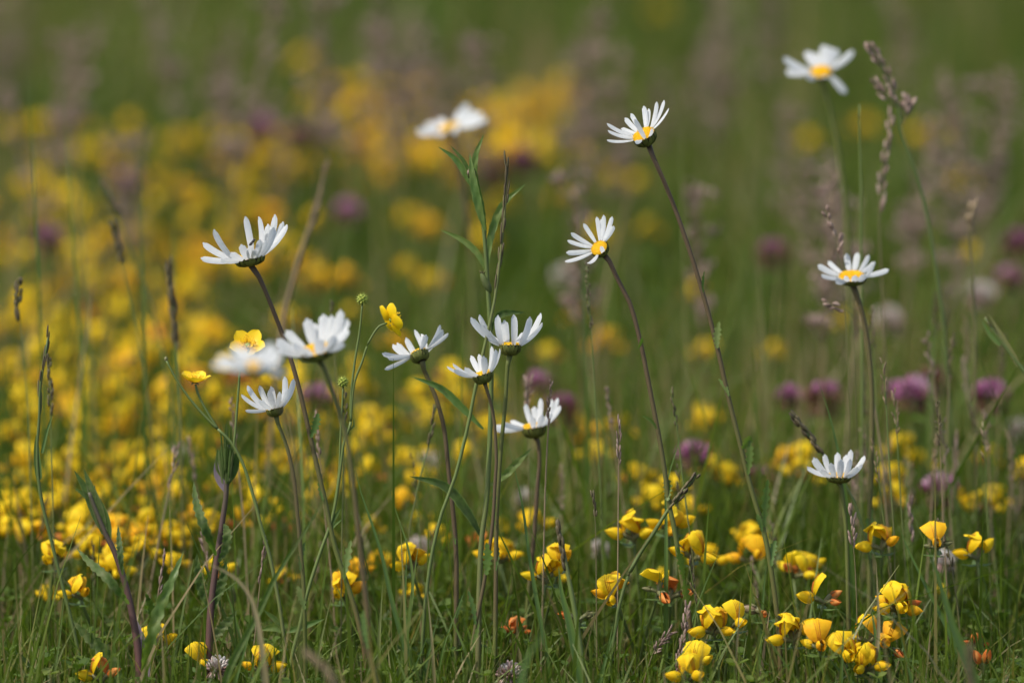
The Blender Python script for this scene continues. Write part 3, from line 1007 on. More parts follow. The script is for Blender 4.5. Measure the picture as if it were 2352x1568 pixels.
shoot_left('leafy shoot with a closed pointed tip and reddish stem, furthest left', 'the closed leafy shoot',
           [(205, 1130), (213, 1153), (242, 1224), (263, 1267), (285, 1331), (302, 1402), (317, 1491), (321, 1568)], FOCUS - .01,
           [([(296, 1386, -.01), (270, 1355, -.02), (242, 1322, -.02), (205, 1290, -.01), (177, 1259)], 13, 'leaf_grey', .6),
            ([(327, 1545, -.01), (345, 1475, -.03), (365, 1400, -.03), (395, 1330, -.03), (422, 1266, -.02)], 17, 'leaf', .75),
            ([(285, 1580), (262, 1530), (228, 1485), (195, 1455), (166, 1423)], 19, 'leaf_grey', .6),
            ([(282, 1320, -.01), (276, 1270, -.01), (271, 1205)], 9, 'leaf_grey', .35),
            ([(340, 1600, .01), (332, 1500, .01), (316, 1425, .01)], 15, 'leaf_pale', .4),
            ([(372, 1460, .02), (352, 1410, .02), (334, 1358, .01)], 13, 'leaf_grey', .3)],
           [([(245, 1230), (222, 1180), (195, 1120), (170, 1080)], 12, 'leaf_grey', .4), ([(240, 1225), (225, 1170), (208, 1120), (193, 1077)], 13, 'leaf_grey', .6),
            ([(250, 1240), (240, 1190), (220, 1130)], 12, 'leaf_grey', .5), ([(230, 1200), (215, 1150), (218, 1112)], 7, 'leaf_grey', .8),
            ([(225, 1180), (200, 1140), (170, 1120)], 8, 'leaf_grey', .4)])
th = shoot_left('leafy shoot with dark spiky bud tuft, crossed by the buttercup stalk', 'the spiky-topped leafy shoot',
                [(523, 1020), (523, 1064), (519, 1135), (512, 1189), (494, 1313), (484, 1402), (480, 1490), (477, 1568)], FOCUS + .01,
                [([(496, 1275, -.01), (478, 1230, -.02), (462, 1190, -.02), (450, 1150, -.01), (445, 1105)], 13, 'leaf_grey', .35),
                 ([(502, 1290, -.01), (518, 1260, -.01), (522, 1225, -.01), (514, 1200)], 13, 'leaf_grey', .55),
                 ([(485, 1400, .01), (466, 1360, .01), (455, 1310, .01), (452, 1270, .01)], 15, 'leaf_grey', .3),
                 ([(489, 1400), (512, 1330), (520, 1280)], 13, 'leaf_grey', .5),
                 ([(482, 1480), (510, 1440), (530, 1420), (545, 1400)], 14, 'leaf_grey', .7)],
                [([(520, 1100), (505, 1070), (500, 1030)], 11, 'leaf_grey', .6), ([(522, 1110), (540, 1070), (545, 1030)], 10, 'leaf_grey', .3),
                 ([(521, 1130), (500, 1090), (496, 1050)], 9, 'leaf_pale', .2)])
mb = MB()
m_ = MM * FOCUS
for i in range(34):
    a = i * 2.4
    rr = 18 * math.sqrt(i / 40)
    c0 = P(521, 1112 - random.uniform(0, 34), FOCUS + .008)
    oo = RT * math.cos(a) + FWD * math.sin(a)
    q = c0 + oo * rr * .75 * m_
    e = P(523 + random.uniform(-4, 4), 1035 - random.uniform(0, 88) * (1 - .3 * rr / 17), FOCUS + .008) + oo * rr * 1.35 * m_
    mid = q.lerp(e, .5) + oo * random.uniform(-2, 2) * m_
    ribbon(mb, smoothpath([q, mid, e], 7), leafprofile(7, 2.7 * m_, .35, .6), RT * .8 + FWD * random.uniform(-.6, .6), 'leaf_grey', random.uniform(.3, 1), .4)
part('bud', mb, th)


# ------------------------------------------------------------------ flowering grasses, spikes, blades
def spikelets(mb, pts, r, m, dens, spread=.5, size=(9, 2.6), t=(.2, .9), rng=random):
    """Scaly spikelets along a stalk's upper end (metres)."""
    n = len(pts)
    for i in range(dens):
        u = (i + rng.random()) / dens
        k = min(int(u * (n - 1)), n - 2)
        p = pts[k].lerp(pts[k + 1], u * (n - 1) - k)
        d = (pts[k] - pts[k + 1]).normalized()        # towards the tip
        x, y = frame(d)
        a = rng.uniform(0, 2 * math.pi)
        o = (x * math.cos(a) + y * math.sin(a))
        ax = (d + o * spread * rng.uniform(.4, 1.2)).normalized()
        L = size[0] * r * rng.uniform(.7, 1.2)
        q = p + o * size[1] * r * .5 + ax * L * .5
        xx, yy = frame(ax)
        ellipsoid(mb, q, [xx * size[1] * r * .5, yy * size[1] * r * .4, ax * L * .5], m, rng.uniform(*t), 5, 5)


def grass_spike(label, stalk, off, head_n, m='spike', r=2.0, size=(18, 5), spread=.2, dens=30, group='flowering grass stalks', sm='stem_green', cat='grass stalk', st=(.2, .5), lv=()):
    """stalk: px path from tip to foot; the first head_n px points carry spikelets."""
    D = FOCUS + off
    m_ = MM * D
    head = smoothpath(pxpath(stalk[:head_n], D), 12)
    allp = to_ground(smoothpath(pxpath(stalk, D), 24))
    b = allp[-1]
    th = thing('grass_stalk', (b.x, b.y, 0), label, cat, group)
    k = len(allp)
    mb = MB()
    tube(mb, allp, [r * m_ * (.5 + .5 * min(1, i / (k * .4))) for i in range(k)], sm, [st[0] + (st[1] - st[0]) * i / k for i in range(k)], 6)
    part('stalk', mb, th)
    mb = MB()
    spikelets(mb, head, m_, m, dens, spread, size)
    part('spike', mb, th)
    for pp, w, t in lv:
        leaf(th, pp, D, w, 'blade', tint=t, wave=0, fold=.4, peak=.2, base=.8)
    return th


grass_spike('slim brown sedge spike overlapping the tall leafy shoot', [(1163, 372), (1163, 440), (1156, 520), (1148, 600), (1136, 690), (1121, 760), (1094, 880), (1076, 972), (1044, 1100), (1017, 1170), (991, 1277), (975, 1400)], .0, 5,
            r=4.6, size=(34, 6.5), spread=.07, dens=24, st=(.9, .2))
grass_spike('dark green sedge-like stalk with a pointed tip standing at the far left', [(110, 775), (102, 830), (92, 890), (90, 960), (85, 1040), (92, 1130), (115, 1230), (140, 1330), (170, 1450), (195, 1568)], .03, 4,
            r=4.6, size=(36, 6), spread=.06, dens=12, st=(.1, .3), lv=[([(96, 1040), (108, 990), (122, 950)], 4, .3), ([(90, 1100), (84, 1030), (88, 980)], 8, .1)])
grass_spike('thin grass with a dark spindle head left of the tall leafy shoot', [(44, 650), (42, 690), (46, 740), (55, 830), (65, 950), (70, 1100), (75, 1300)], .13, 3, r=1.8, size=(22, 9), dens=22, st=(.4, .9))
grass_spike('thin grass with a narrow dark head just right of the sedge', [(112, 820), (115, 860), (116, 910), (116, 960), (120, 1100), (125, 1300)], .08, 4, r=1.6, size=(18, 7), dens=24, st=(.4, .9))
grass_spike('slim brown spike leaning left beside the daisy with the fly', [(262, 520), (272, 560), (282, 610), (300, 690), (318, 780), (335, 880), (350, 1000)], .24, 3, r=2.2, size=(22, 9), dens=22, st=(.4, .9))
grass_spike('blurred long stalk leaning left in front of the yellow drift', [(245, 430), (275, 500), (310, 600), (345, 700), (372, 800), (390, 900), (400, 1000)], .36, 2, r=4, size=(24, 8), dens=10, st=(.2, .4))
grass_spike('blurred dark grass head with a thick blunt spike amid the yellow drift', [(388, 620), (394, 680), (400, 740), (406, 810), (412, 900), (415, 1000)], .20, 4, r=3, size=(34, 9), spread=.12, dens=44, st=(.4, .9))
grass_spike('blurred grey brown stalk slanting right behind the daisy with the fly', [(748, 385), (735, 450), (705, 540), (680, 620), (655, 715), (640, 800)], .34, 3, m='straw', r=6, size=(34, 7), spread=.08, dens=20, sm='straw')
grass_spike('thin faint grass stalk behind the buttercup with seed heads', [(762, 695), (762, 720), (768, 800), (775, 900), (785, 1000)], .14, 2, r=1.6, size=(10, 5), dens=8, st=(.8, .9))
grass_spike('thin pale grass stem left of the daisy showing its disc', [(1348, 610), (1352, 680), (1358, 760), (1364, 860), (1370, 960), (1378, 1100), (1385, 1300)], .10, 3, r=2.0, size=(12, 6), dens=26, st=(.5, .6))
grass_spike('fine grass stem with one tiny brown spikelet among the trefoil', [(1363, 1140), (1365, 1170), (1367, 1195), (1369, 1260), (1370, 1400), (1372, 1568)], .0, 3, r=1.5, size=(22, 7), dens=7, st=(.9, 1))
grass_spike('brown spike bent right above the yellow trefoil cluster', [(1597, 1093), (1580, 1115), (1560, 1140), (1535, 1170), (1500, 1225), (1470, 1270), (1440, 1330), (1420, 1400)], .0, 4, r=4.6, size=(20, 9), spread=.12, dens=26, st=(.5, .2))
grass_spike('stout green grass stem with a brown sheath in front', [(1283, 1210), (1292, 1250), (1303, 1310), (1316, 1380), (1328, 1450), (1345, 1568)], -.03, 3, r=6.5, size=(30, 11), spread=.06, dens=12, st=(.9, .1),
            lv=[([(1335, 1568), (1310, 1440), (1290, 1360), (1283, 1300)], 10, .4)])
grass_spike('small purple grass head standing above the trefoil at right', [(1957, 1168), (1957, 1200), (1958, 1235), (1961, 1265), (1964, 1300), (1968, 1400), (1970, 1540)], .0, 4, m='fog', r=1.5, size=(24, 8), spread=.35, dens=12, st=(.9, 1), group='purple flowering grasses')
grass_spike('low pale purple grass head between the trefoil clusters', [(1580, 1395), (1574, 1430), (1568, 1470), (1560, 1510), (1552, 1550), (1545, 1600)], -.03, 5, m='fog', r=2.4, size=(20, 7), spread=.35, dens=34, st=(.8, 1), group='purple flowering grasses')
grass_spike('small pinkish brown grass tuft beside the low purple grass head', [(1540, 1450), (1522, 1470), (1500, 1500), (1480, 1560)], -.02, 3, m='fog', r=1.6, size=(18, 5), spread=.8, dens=34, st=(.8, 1), group='purple flowering grasses')
grass_spike('dark leaning spike behind the low cupped daisy', [(1825, 960), (1845, 985), (1870, 1015), (1892, 1045), (1925, 1090), (1960, 1150), (1990, 1240)], .07, 4, r=4, size=(24, 10), spread=.1, dens=26, st=(.1, .3))
grass_spike('slender spike with a bright orange tan tip at the right', [(2233, 478), (2228, 505), (2226, 530), (2230, 580), (2236, 660), (2240, 800)], .22, 3, m='straw', r=3.4, size=(26, 11), spread=.15, dens=16, st=(.9, .9))
grass_spike('straight pale green grass stem behind the blunt-petalled daisy', [(1974, 240), (1975, 330), (1977, 450), (1978, 580), (1980, 800), (1980, 1000)], .16, 2, r=3.4, size=(8, 4), dens=2, st=(.5, .6))
grass_spike('fine grass with pinkish spikelets left of the blunt-petalled daisy', [(1895, 485), (1908, 515), (1920, 548), (1925, 590), (1940, 700), (1950, 900)], .10, 4, m='fog', r=1.2, size=(22, 10), spread=.6, dens=10, st=(.8, .9), group='purple flowering grasses')
grass_spike('small cluster of pink spikelets left of the dark daisy stem', [(1898, 694), (1918, 702), (1942, 712), (1958, 740), (1965, 850)], .10, 3, m='fog', r=1.1, size=(18, 9), spread=.5, dens=9, st=(.8, .9), group='purple flowering grasses')
grass_spike('blurred reddish grass plume behind the low soft daisy', [(1215, 875), (1212, 905), (1210, 940), (1212, 1000), (1215, 1100)], .14, 3, m='fog', r=1.6, size=(22, 5), spread=.8, dens=22, st=(.8, .9), group='purple flowering grasses')
grass_spike('thin dark awned grass stalk at the lower right', [(2160, 1195), (2175, 1250), (2190, 1330), (2200, 1400), (2210, 1500)], .05, 3, r=1.8, size=(18, 6), dens=14, st=(.8, .9))
# the pinkish panicles at the upper right
th = grass_spike('blurred pinkish grass panicle beside the far drooping daisy, open branches', [(2000, 105), (2025, 150), (2045, 190), (2062, 240), (2070, 300), (2090, 360), (2112, 425), (2130, 500), (2150, 620), (2170, 760)], .20, 4, m='fog', r=4.6, size=(24, 8), spread=.4, dens=18, st=(.1, .2), group='purple flowering grasses')
D = FOCUS + .20
for a, b, n in [((2064, 250), (2012, 195), 10), ((2060, 245), (2046, 196), 9), ((2072, 290), (2092, 232), 12), ((2040, 185), (2003, 110), 14), ((2070, 270), (2080, 225), 8)]:
    pts = smoothpath([P(a[0], a[1], D), P((a[0] + b[0]) / 2, (a[1] + b[1]) / 2 + 4, D), P(b[0], b[1], D)], 8)
    mb = MB()
    tube(mb, pts, 1.4 * MM * D, 'stem_red', .3, 5)
    spikelets(mb, list(reversed(pts))[:5], MM * D, 'fog', n, .45, (22, 9), (.1, 1))
    part('side_branch', mb, th)
grass_spike('blurred closed pinkish grass plume hanging below the open panicle', [(2048, 270), (2042, 320), (2032, 370), (2025, 430), (2020, 500), (2025, 650), (2035, 850)], .22, 5, m='fog', r=2.2, size=(32, 9), spread=.3, dens=22, st=(.9, 1), group='purple flowering grasses')
th = grass_spike('leafy grass stalk leaning in from the right edge, forked top', [(2262, 730), (2285, 765), (2315, 805), (2350, 850), (2400, 920), (2440, 1000)], .10, 2, r=5, size=(14, 5), dens=3, st=(.3, .4),
                 lv=[([(2300, 790), (2275, 765), (2255, 735)], 9, .5), ([(2340, 840), (2300, 770), (2270, 720)], 6, .8)])
LAND.append((1163, 420, 'the slim brown sedge spike'))
LAND.append((105, 830, 'the far left sedge stalk'))
LAND.append((2020, 180, 'the open pinkish panicle'))
LAND.append((2230, 500, 'the orange-tipped spike'))
LAND.append((1590, 1110, 'the brown spike bent right'))
LAND.append((1957, 1210, 'the small purple grass head'))


def blade_thing(label, pp, off, w, tint, m='blade', side=None, fold=.35, peak=.25):
    D = FOCUS + off
    pts = smoothpath(list(reversed(to_ground(pxpath(pp, D)))), 20)
    b = pts[0]
    d = (pts[-1] - pts[0]).normalized()
    sd_ = d.cross(FWD)
    if side:
        sd_ = sd_.normalized() * side[0] + FWD * side[1]
    mb = MB()
    n = len(pts)
    ws = [w * MM * D * (1 if i / (n - 1) < .45 else max(.03, 1 - ((i / (n - 1) - .45) / .55) ** 1.3)) for i in range(n)]
    ribbon(mb, pts, ws, sd_, m, tint, fold, 0, 2)
    o = single('tall_grass', mb, (b.x, b.y, 0), label, 'grass blade', 'single grass blades standing out of the turf')
    o['kind'] = 'thing'
    return o


for lab, pp, off, w, t in [
    ('long dark green grass blade right of the broad soft-focus daisy stem', [(813, 1060), (826, 1120), (850, 1190), (876, 1270), (898, 1370), (922, 1460), (950, 1568)], 0, 5.5, .25),
    ('slender upright grass blade crossing the bent one beside it', [(935, 1240), (932, 1330), (930, 1400), (936, 1480), (945, 1568)], 0, 4, .35),
    ('olive grass blade bent over at its middle', [(893, 1125), (915, 1190), (938, 1260), (948, 1340), (938, 1430), (920, 1520)], .01, 4.6, .6),
    ('green grass blade right of the central stems, tip leaning left', [(1165, 1010), (1180, 1070), (1200, 1160), (1215, 1270), (1235, 1390), (1255, 1500)], .01, 5, .3),
    ('short green blade springing from the stem of the disc-showing daisy', [(1575, 962), (1560, 1010), (1545, 1060), (1530, 1110), (1530, 1200), (1530, 1300)], .03, 5, .5),
    ('dark green grass blade behind the low cupped daisy', [(1878, 872), (1895, 920), (1910, 970), (1925, 1035), (1940, 1120)], .06, 6, .2),
    ('dry brown blade crossing the trefoil cluster at lower right', [(2012, 1290), (2015, 1350), (2018, 1430), (2014, 1490), (2000, 1568)], -.03, 6, .93),
    ('blurred olive blade curving behind the orange trefoil', [(2060, 1200), (2095, 1280), (2140, 1370), (2180, 1450), (2215, 1540)], .03, 6, .4),
    ('thin pale blade forked over the grass at bottom left', [(190, 1410), (165, 1450), (140, 1500), (118, 1568)], -.04, 3.5, .75),
    ('thin upright grey blade at bottom left', [(152, 1345), (143, 1410), (135, 1480), (122, 1568)], -.04, 3, .6),
    ('pale shining blade at the bottom left corner', [(32, 1495), (20, 1530), (8, 1580)], -.05, 5, .8),
    ('broad blurred green leaf blade in front, above the pink clover', [(1265, 1430), (1235, 1470), (1205, 1520), (1190, 1600)], -.30, 16, .35),
    ('upright broad green blade beside the dark daisy stem at right', [(2000, 1390), (2010, 1450), (2018, 1520), (2020, 1600)], -.02, 9, .5),
    ('slanting olive blade at the right between clover and trefoil', [(1700, 1340), (1660, 1420), (1630, 1500), (1610, 1568)], .03, 3.5, .6),
    ('thin green blade rising right of the brown sheath stem', [(1660, 1250), (1620, 1340), (1590, 1420), (1570, 1500)], .03, 3.5, .5),
    ('green blade leaning right over the bottom edge', [(1870, 1590), (1930, 1560), (1975, 1540)], -.03, 6, .4),
    ('blade arching left across the lower right trefoil', [(1885, 1480), (1920, 1530), (1965, 1568), (2010, 1600)], -.03, 6, .35),
    ('pale green blade beside the tall daisy stem base', [(1760, 1290), (1752, 1380), (1745, 1470), (1738, 1568)], .02, 6, .3),
    ('narrow blade beside the orange trefoil petals at bottom right', [(2345, 1490), (2310, 1540), (2290, 1600)], -.03, 4, .7),
    ('wide blurred dark blade leaning right of the orange trefoil', [(2130, 1250), (2160, 1340), (2190, 1440), (2240, 1568)], -.12, 12, .15),
    ('thin arching blade over the small trefoil at the bottom middle', [(905, 1455), (875, 1490), (850, 1530), (835, 1580)], -.03, 4, .65),
    ('stiff yellowish blade low in the bottom middle', [(975, 1390), (960, 1440), (935, 1500), (920, 1568)], .02, 4.5, .68),
    ('tan blurred dead blade lying across the left shoots', [(452, 1284), (480, 1295), (515, 1310), (545, 1330), (580, 1380), (600, 1480)], -.14, 8, .97),
]:
    blade_thing(lab, pp, off, w, t)
grass_spike('blurred dark brown plantain head close to the lens at the bottom right', [(2226, 1488), (2226, 1510), (2228, 1550), (2230, 1590), (2232, 1650)], -.34, 4, r=3, size=(14, 8), spread=.3, dens=120, st=(.8, .9))
grass_spike('blurred tan grass head close to the lens at the bottom left of middle', [(705, 1500), (730, 1520), (755, 1545), (770, 1580), (780, 1650)], -.36, 4, m='straw', r=3, size=(16, 7), spread=.3, dens=90, sm='straw', st=(.8, .9))
for q, (bx, by, dx, ln) in enumerate([(62, 120, 26, 500), (140, 150, 45, 640), (178, 380, 30, 420), (320, 330, 10, 420), (395, 420, 6, 330), (1560, 250, 10, 330), (1330, 330, 14, 420), (2150, 560, -18, 420), (1730, 470, 30, 420)]):
    o = blade_thing('x', [(bx, by), (bx + dx * .5, by + ln * .5), (bx + dx, by + ln)], .28 + .05 * (q % 3), 4.2, (.25, .55, .8)[q % 3])
    o['auto'] = 'tall blurred %s blade of grass' % ('green', 'olive', 'dry')[q % 3]
    o['pxy'] = (bx, by)
for q in range(36):
    bx, by = random.uniform(1960, 2345), random.uniform(660, 1180)
    dx, ln = random.uniform(-50, 60), random.uniform(300, 460)
    o = grass_spike('x', [(bx, by), (bx + dx * .12, by + 40), (bx + dx * .3, by + 100), (bx + dx * .6, by + ln * .6), (bx + dx, by + ln)], random.uniform(.05, .30), 3, m=('fog', 'straw', 'spike')[q % 3], r=random.uniform(1.3, 2.2),
                    size=(random.uniform(14, 22), random.uniform(4, 7)), spread=random.uniform(.15, .8), dens=random.randrange(8, 26), sm=('straw', 'stem_green')[q % 2], st=(.3, .9))
    o['auto'] = 'fine %s grass stalk' % ('pinkish', 'straw coloured', 'brown')[q % 3]
    o['pxy'] = (bx, by)
for q in range(30):
    bx, by = random.uniform(40, 1900), random.uniform(880, 1330)
    dx, ln = random.uniform(-70, 70), random.uniform(260, 420)
    o = grass_spike('x', [(bx, by), (bx + dx * .12, by + 40), (bx + dx * .3, by + 100), (bx + dx * .6, by + ln * .6), (bx + dx, by + ln)], random.uniform(.0, .25), 3, m=('fog', 'spike')[q % 2], r=random.uniform(1.3, 2.2),
                    size=(random.uniform(14, 22), random.uniform(4, 6)), spread=random.uniform(.1, .5), dens=random.randrange(8, 18), sm=('straw', 'stem_green')[q % 2], st=(.3, .9))
    o['auto'] = 'thin %s grass stalk' % ('pinkish', 'brown')[q % 2]
    o['pxy'] = (bx, by)
blade_thing('thick grey green stalk with a purple tip slanting up right in front', [(760, 1120), (715, 1196), (680, 1250), (633, 1324), (597, 1400), (560, 1470), (525, 1540)], -.09, 8, .55, 'leaf_grey', fold=.6)
for i in range(26):
    px, py = random.uniform(20, 2330), random.uniform(1330, 1520)
    dx = random.uniform(-90, 90)
    side = 'left' if dx > 0 else 'right'
    t = random.choice([.2, .35, .5, .6, .75, .9])
    word = {.2: 'dark green', .35: 'mid green', .5: 'fresh green', .6: 'olive', .75: 'yellowish', .9: 'straw coloured'}[t]
    o = blade_thing('x', [(px, py), (px + dx * .35, py + 70), (px + dx * .7, py + 150)], random.uniform(-.06, .06), random.uniform(3, 6), t)
    o['auto'] = '%s grass blade leaning %s' % (word, side)
    o['pxy'] = (px, py)


# ------------------------------------------------------------------ bird's-foot trefoil
def banner(mb, T, m, s=1.0, seg=7, c=3, vein=True):
    """The raised back petal. Local frame: x forward, z up, millimetres."""
    vs, ts = [], []
    ph = [random.uniform(0, 6.28) for _ in range(4)]
    fl = random.uniform(-.9, 1.2)
    path = [(0, 0), (1.2, 2.0), (1.9, 4.8), (1.8, 8.0), (.8, 11.0), (-.8, 13.0), (-1.8, 13.8)]
    wid = [.8, 1.6, 4.4, 6.3, 6.9, 5.4, 2.8]
    for i in range(seg):
        x, z = path[i]
        for k in range(-c, c + 1):
            u = k / c
            vs.append(T @ Vector(((x - (1.4 + fl) * u * u * wid[i] / 5.4 + .35 * (1 - abs(u)) + .45 * math.sin(u * 4 + ph[0] + i * .8) * i / 6) * s, (u * wid[i] * (1 + .10 * math.sin(ph[1] + i * 1.3 + (3 if u > 0 else 0)))) * s, (z - (1.1 * u * u if i > 4 else 0) - (.7 if (i == seg - 1 and k == 0) else 0)) * s)))
            ts.append(.2 + .12 * i - .25 * abs(u) + .15 * math.sin(k * 2.2 + ph[2]))
    k = 2 * c + 1
    fs = [(i * k + j, i * k + j + 1, (i + 1) * k + j + 1, (i + 1) * k + j) for i in range(seg - 1) for j in range(k - 1)]
    mb.add(vs, fs, m, ts)
    if vein:
        for y in (-1.1, 0, 1.1):
            pts = [T @ Vector(((path[i][0] + .46 - 1.7 * (y * (.4 + .12 * i) / 5.4) ** 2) * s, y * (.4 + .14 * i) * s, path[i][1] * s)) for i in range(1, 6)]
            w = .17 * s * T.to_scale().x
            tube(mb, pts, [w, w, w * .9, w * .7, w * .3], 'vein', .5, 4)


def wing(mb, T, m, side, s=1.0, nu=6, na=5):
    vs = []
    wv = random.uniform(.8, 1.15)
    ph = random.uniform(0, 6.28)
    for i in range(nu + 1):
        u = i / nu
        b = wv * math.sin(math.pi * min(1, u ** .75 * .97 + .03)) ** .8
        for j in range(na + 1):
            a = math.radians(-88 + 176 * j / na)
            x = u * 10.2
            y = side * (.15 + 2.2 * b * math.cos(a) + .8 * u)
            z = 2.9 * b * math.sin(a) + .4 + .5 * u * u
            vs.append(T @ Vector((x * s, y * s, z * s)))
    fs = [(i * (na + 1) + j, i * (na + 1) + j + 1, (i + 1) * (na + 1) + j + 1, (i + 1) * (na + 1) + j) for i in range(nu) for j in range(na)]
    mb.add(vs, fs, m, [.45 + .3 * math.sin(ph + i * .9) for i in range(len(vs))])


def calyx(mb, T, s=1.0):
    pts = [T @ Vector((x * s, 0, z * s)) for x, z in ((-6, -2.2), (-4.2, -1.0), (-1, .2), (1.6, .8))]
    k = s * T.to_scale().x
    tube(mb, pts, [.5 * k, 1.0 * k, 1.5 * k, 1.7 * k], 'calyx', .5, 6)
    for i in range(5):
        a = i * 1.257
        p = T @ Vector((1.4 * s, 1.6 * math.cos(a) * s, (.8 + 1.6 * math.sin(a)) * s))
        q = T @ Vector((4.2 * s, 2.6 * math.cos(a) * s, (1.0 + 2.6 * math.sin(a)) * s))
        tube(mb, [p, q], [.5 * k, .12 * k], 'calyx', .7, 4)


def umbel(rng, n, bud):
    """Floret placings in one head (local, millimetres): list of (Matrix, kind)."""
    out = []
    a0 = rng.uniform(0, 6.28)
    for i in range(n):
        a = a0 + i * 2 * math.pi / n + rng.uniform(-.25, .25)
        el = rng.uniform(.05, .55)
        R = Matrix.Rotation(a, 4, 'Z') @ Matrix.Rotation(-el, 4, 'Y')
        T = R @ Matrix.Translation((6.0, 0, 2.0)) @ Matrix.Scale(rng.uniform(.75, .98), 4)
        out.append((T, 'bud' if rng.random() < bud else 'open'))
    return out


def head_mesh(rng, n, m, bud, h, vein=False, bend=None):
    """One whole head with stalk, foot at the origin (metres)."""
    mb = MB()
    off = Vector(bend or (rng.uniform(-.02, .02), rng.uniform(-.02, .02), 0))
    top = off + Vector((0, 0, h))
    tube(mb, smoothpath([Vector((0, 0, -.004)), Vector((off.x * .3, off.y * .3, h * .5)), top], 7), .0008, 'stem_green', .4, 5)
    for T, kind in umbel(rng, n, bud):
        X = Matrix.Translation(top) @ Matrix.Scale(.001, 4) @ T
        if kind == 'open':
            banner(mb, X, m, 1, vein=vein)
            wing(mb, X, m, 1)
            wing(mb, X, m, -1)
        else:
            mm = 'tref_orange'
            wing(mb, X, mm, 1, .8)
            wing(mb, X, mm, -1, .8)
        calyx(mb, X)
    return mb


GRP_T = 'bird\'s-foot trefoil heads in the meadow'


def near_trefoil(px, py, D, florets, z=None):
    """A sharp head built of parts. florets: (azimuth deg, elevation deg, kind, colour, size)."""
    C = P(px, py, D)
    th = thing('trefoil', (C.x, C.y, 0), 'x', 'trefoil', GRP_T)
    mb = MB()
    lean = Vector((random.uniform(-.015, .015), random.uniform(0, .02), 0))
    foot = Vector((C.x, C.y, -.004)) + lean
    tube(mb, smoothpath([C, C.lerp(foot, .5) + lean * .3, foot], 9), .0009, 'stem_green', .45, 6)
    part('stalk', mb, th)
    for (az, el, kind, col, s) in florets:
        R = Matrix.Rotation(math.radians(az), 4, 'Z') @ Matrix.Rotation(-math.radians(el), 4, 'Y') @ Matrix.Rotation(random.uniform(-.3, .3), 4, 'X')
        X = Matrix.Translation(C) @ Matrix.Scale(.00104 * s, 4) @ R @ Matrix.Translation((4.5, 0, 1.5))
        mb = MB()
        if kind == 'open':
            banner(mb, X, col)
            f = part('floret', mb, th)
            for sd_ in (1, -1):
                mb = MB()
                wing(mb, X, col, sd_)
                part('wing_petal', mb, f)
        else:
            wing(mb, X, col, 1, .85)
            wing(mb, X, col, -1, .85)
            f = part('floret', mb, th)
        mb = MB()
        calyx(mb, X)
        part('calyx', mb, f)
    mb = MB()
    for k in range(3):
        a = random.uniform(0, 6.28)
        o = Vector((math.cos(a), math.sin(a), .1))
        q = C - Vector((0, 0, .003))
        ribbon(mb, [q, q + o * .004, q + o * .009], [.0008, .0022, .0004], o.cross(Vector((0, 0, 1))), 'leaf', .6, .3)
    part('leaf', mb, th)
    return th


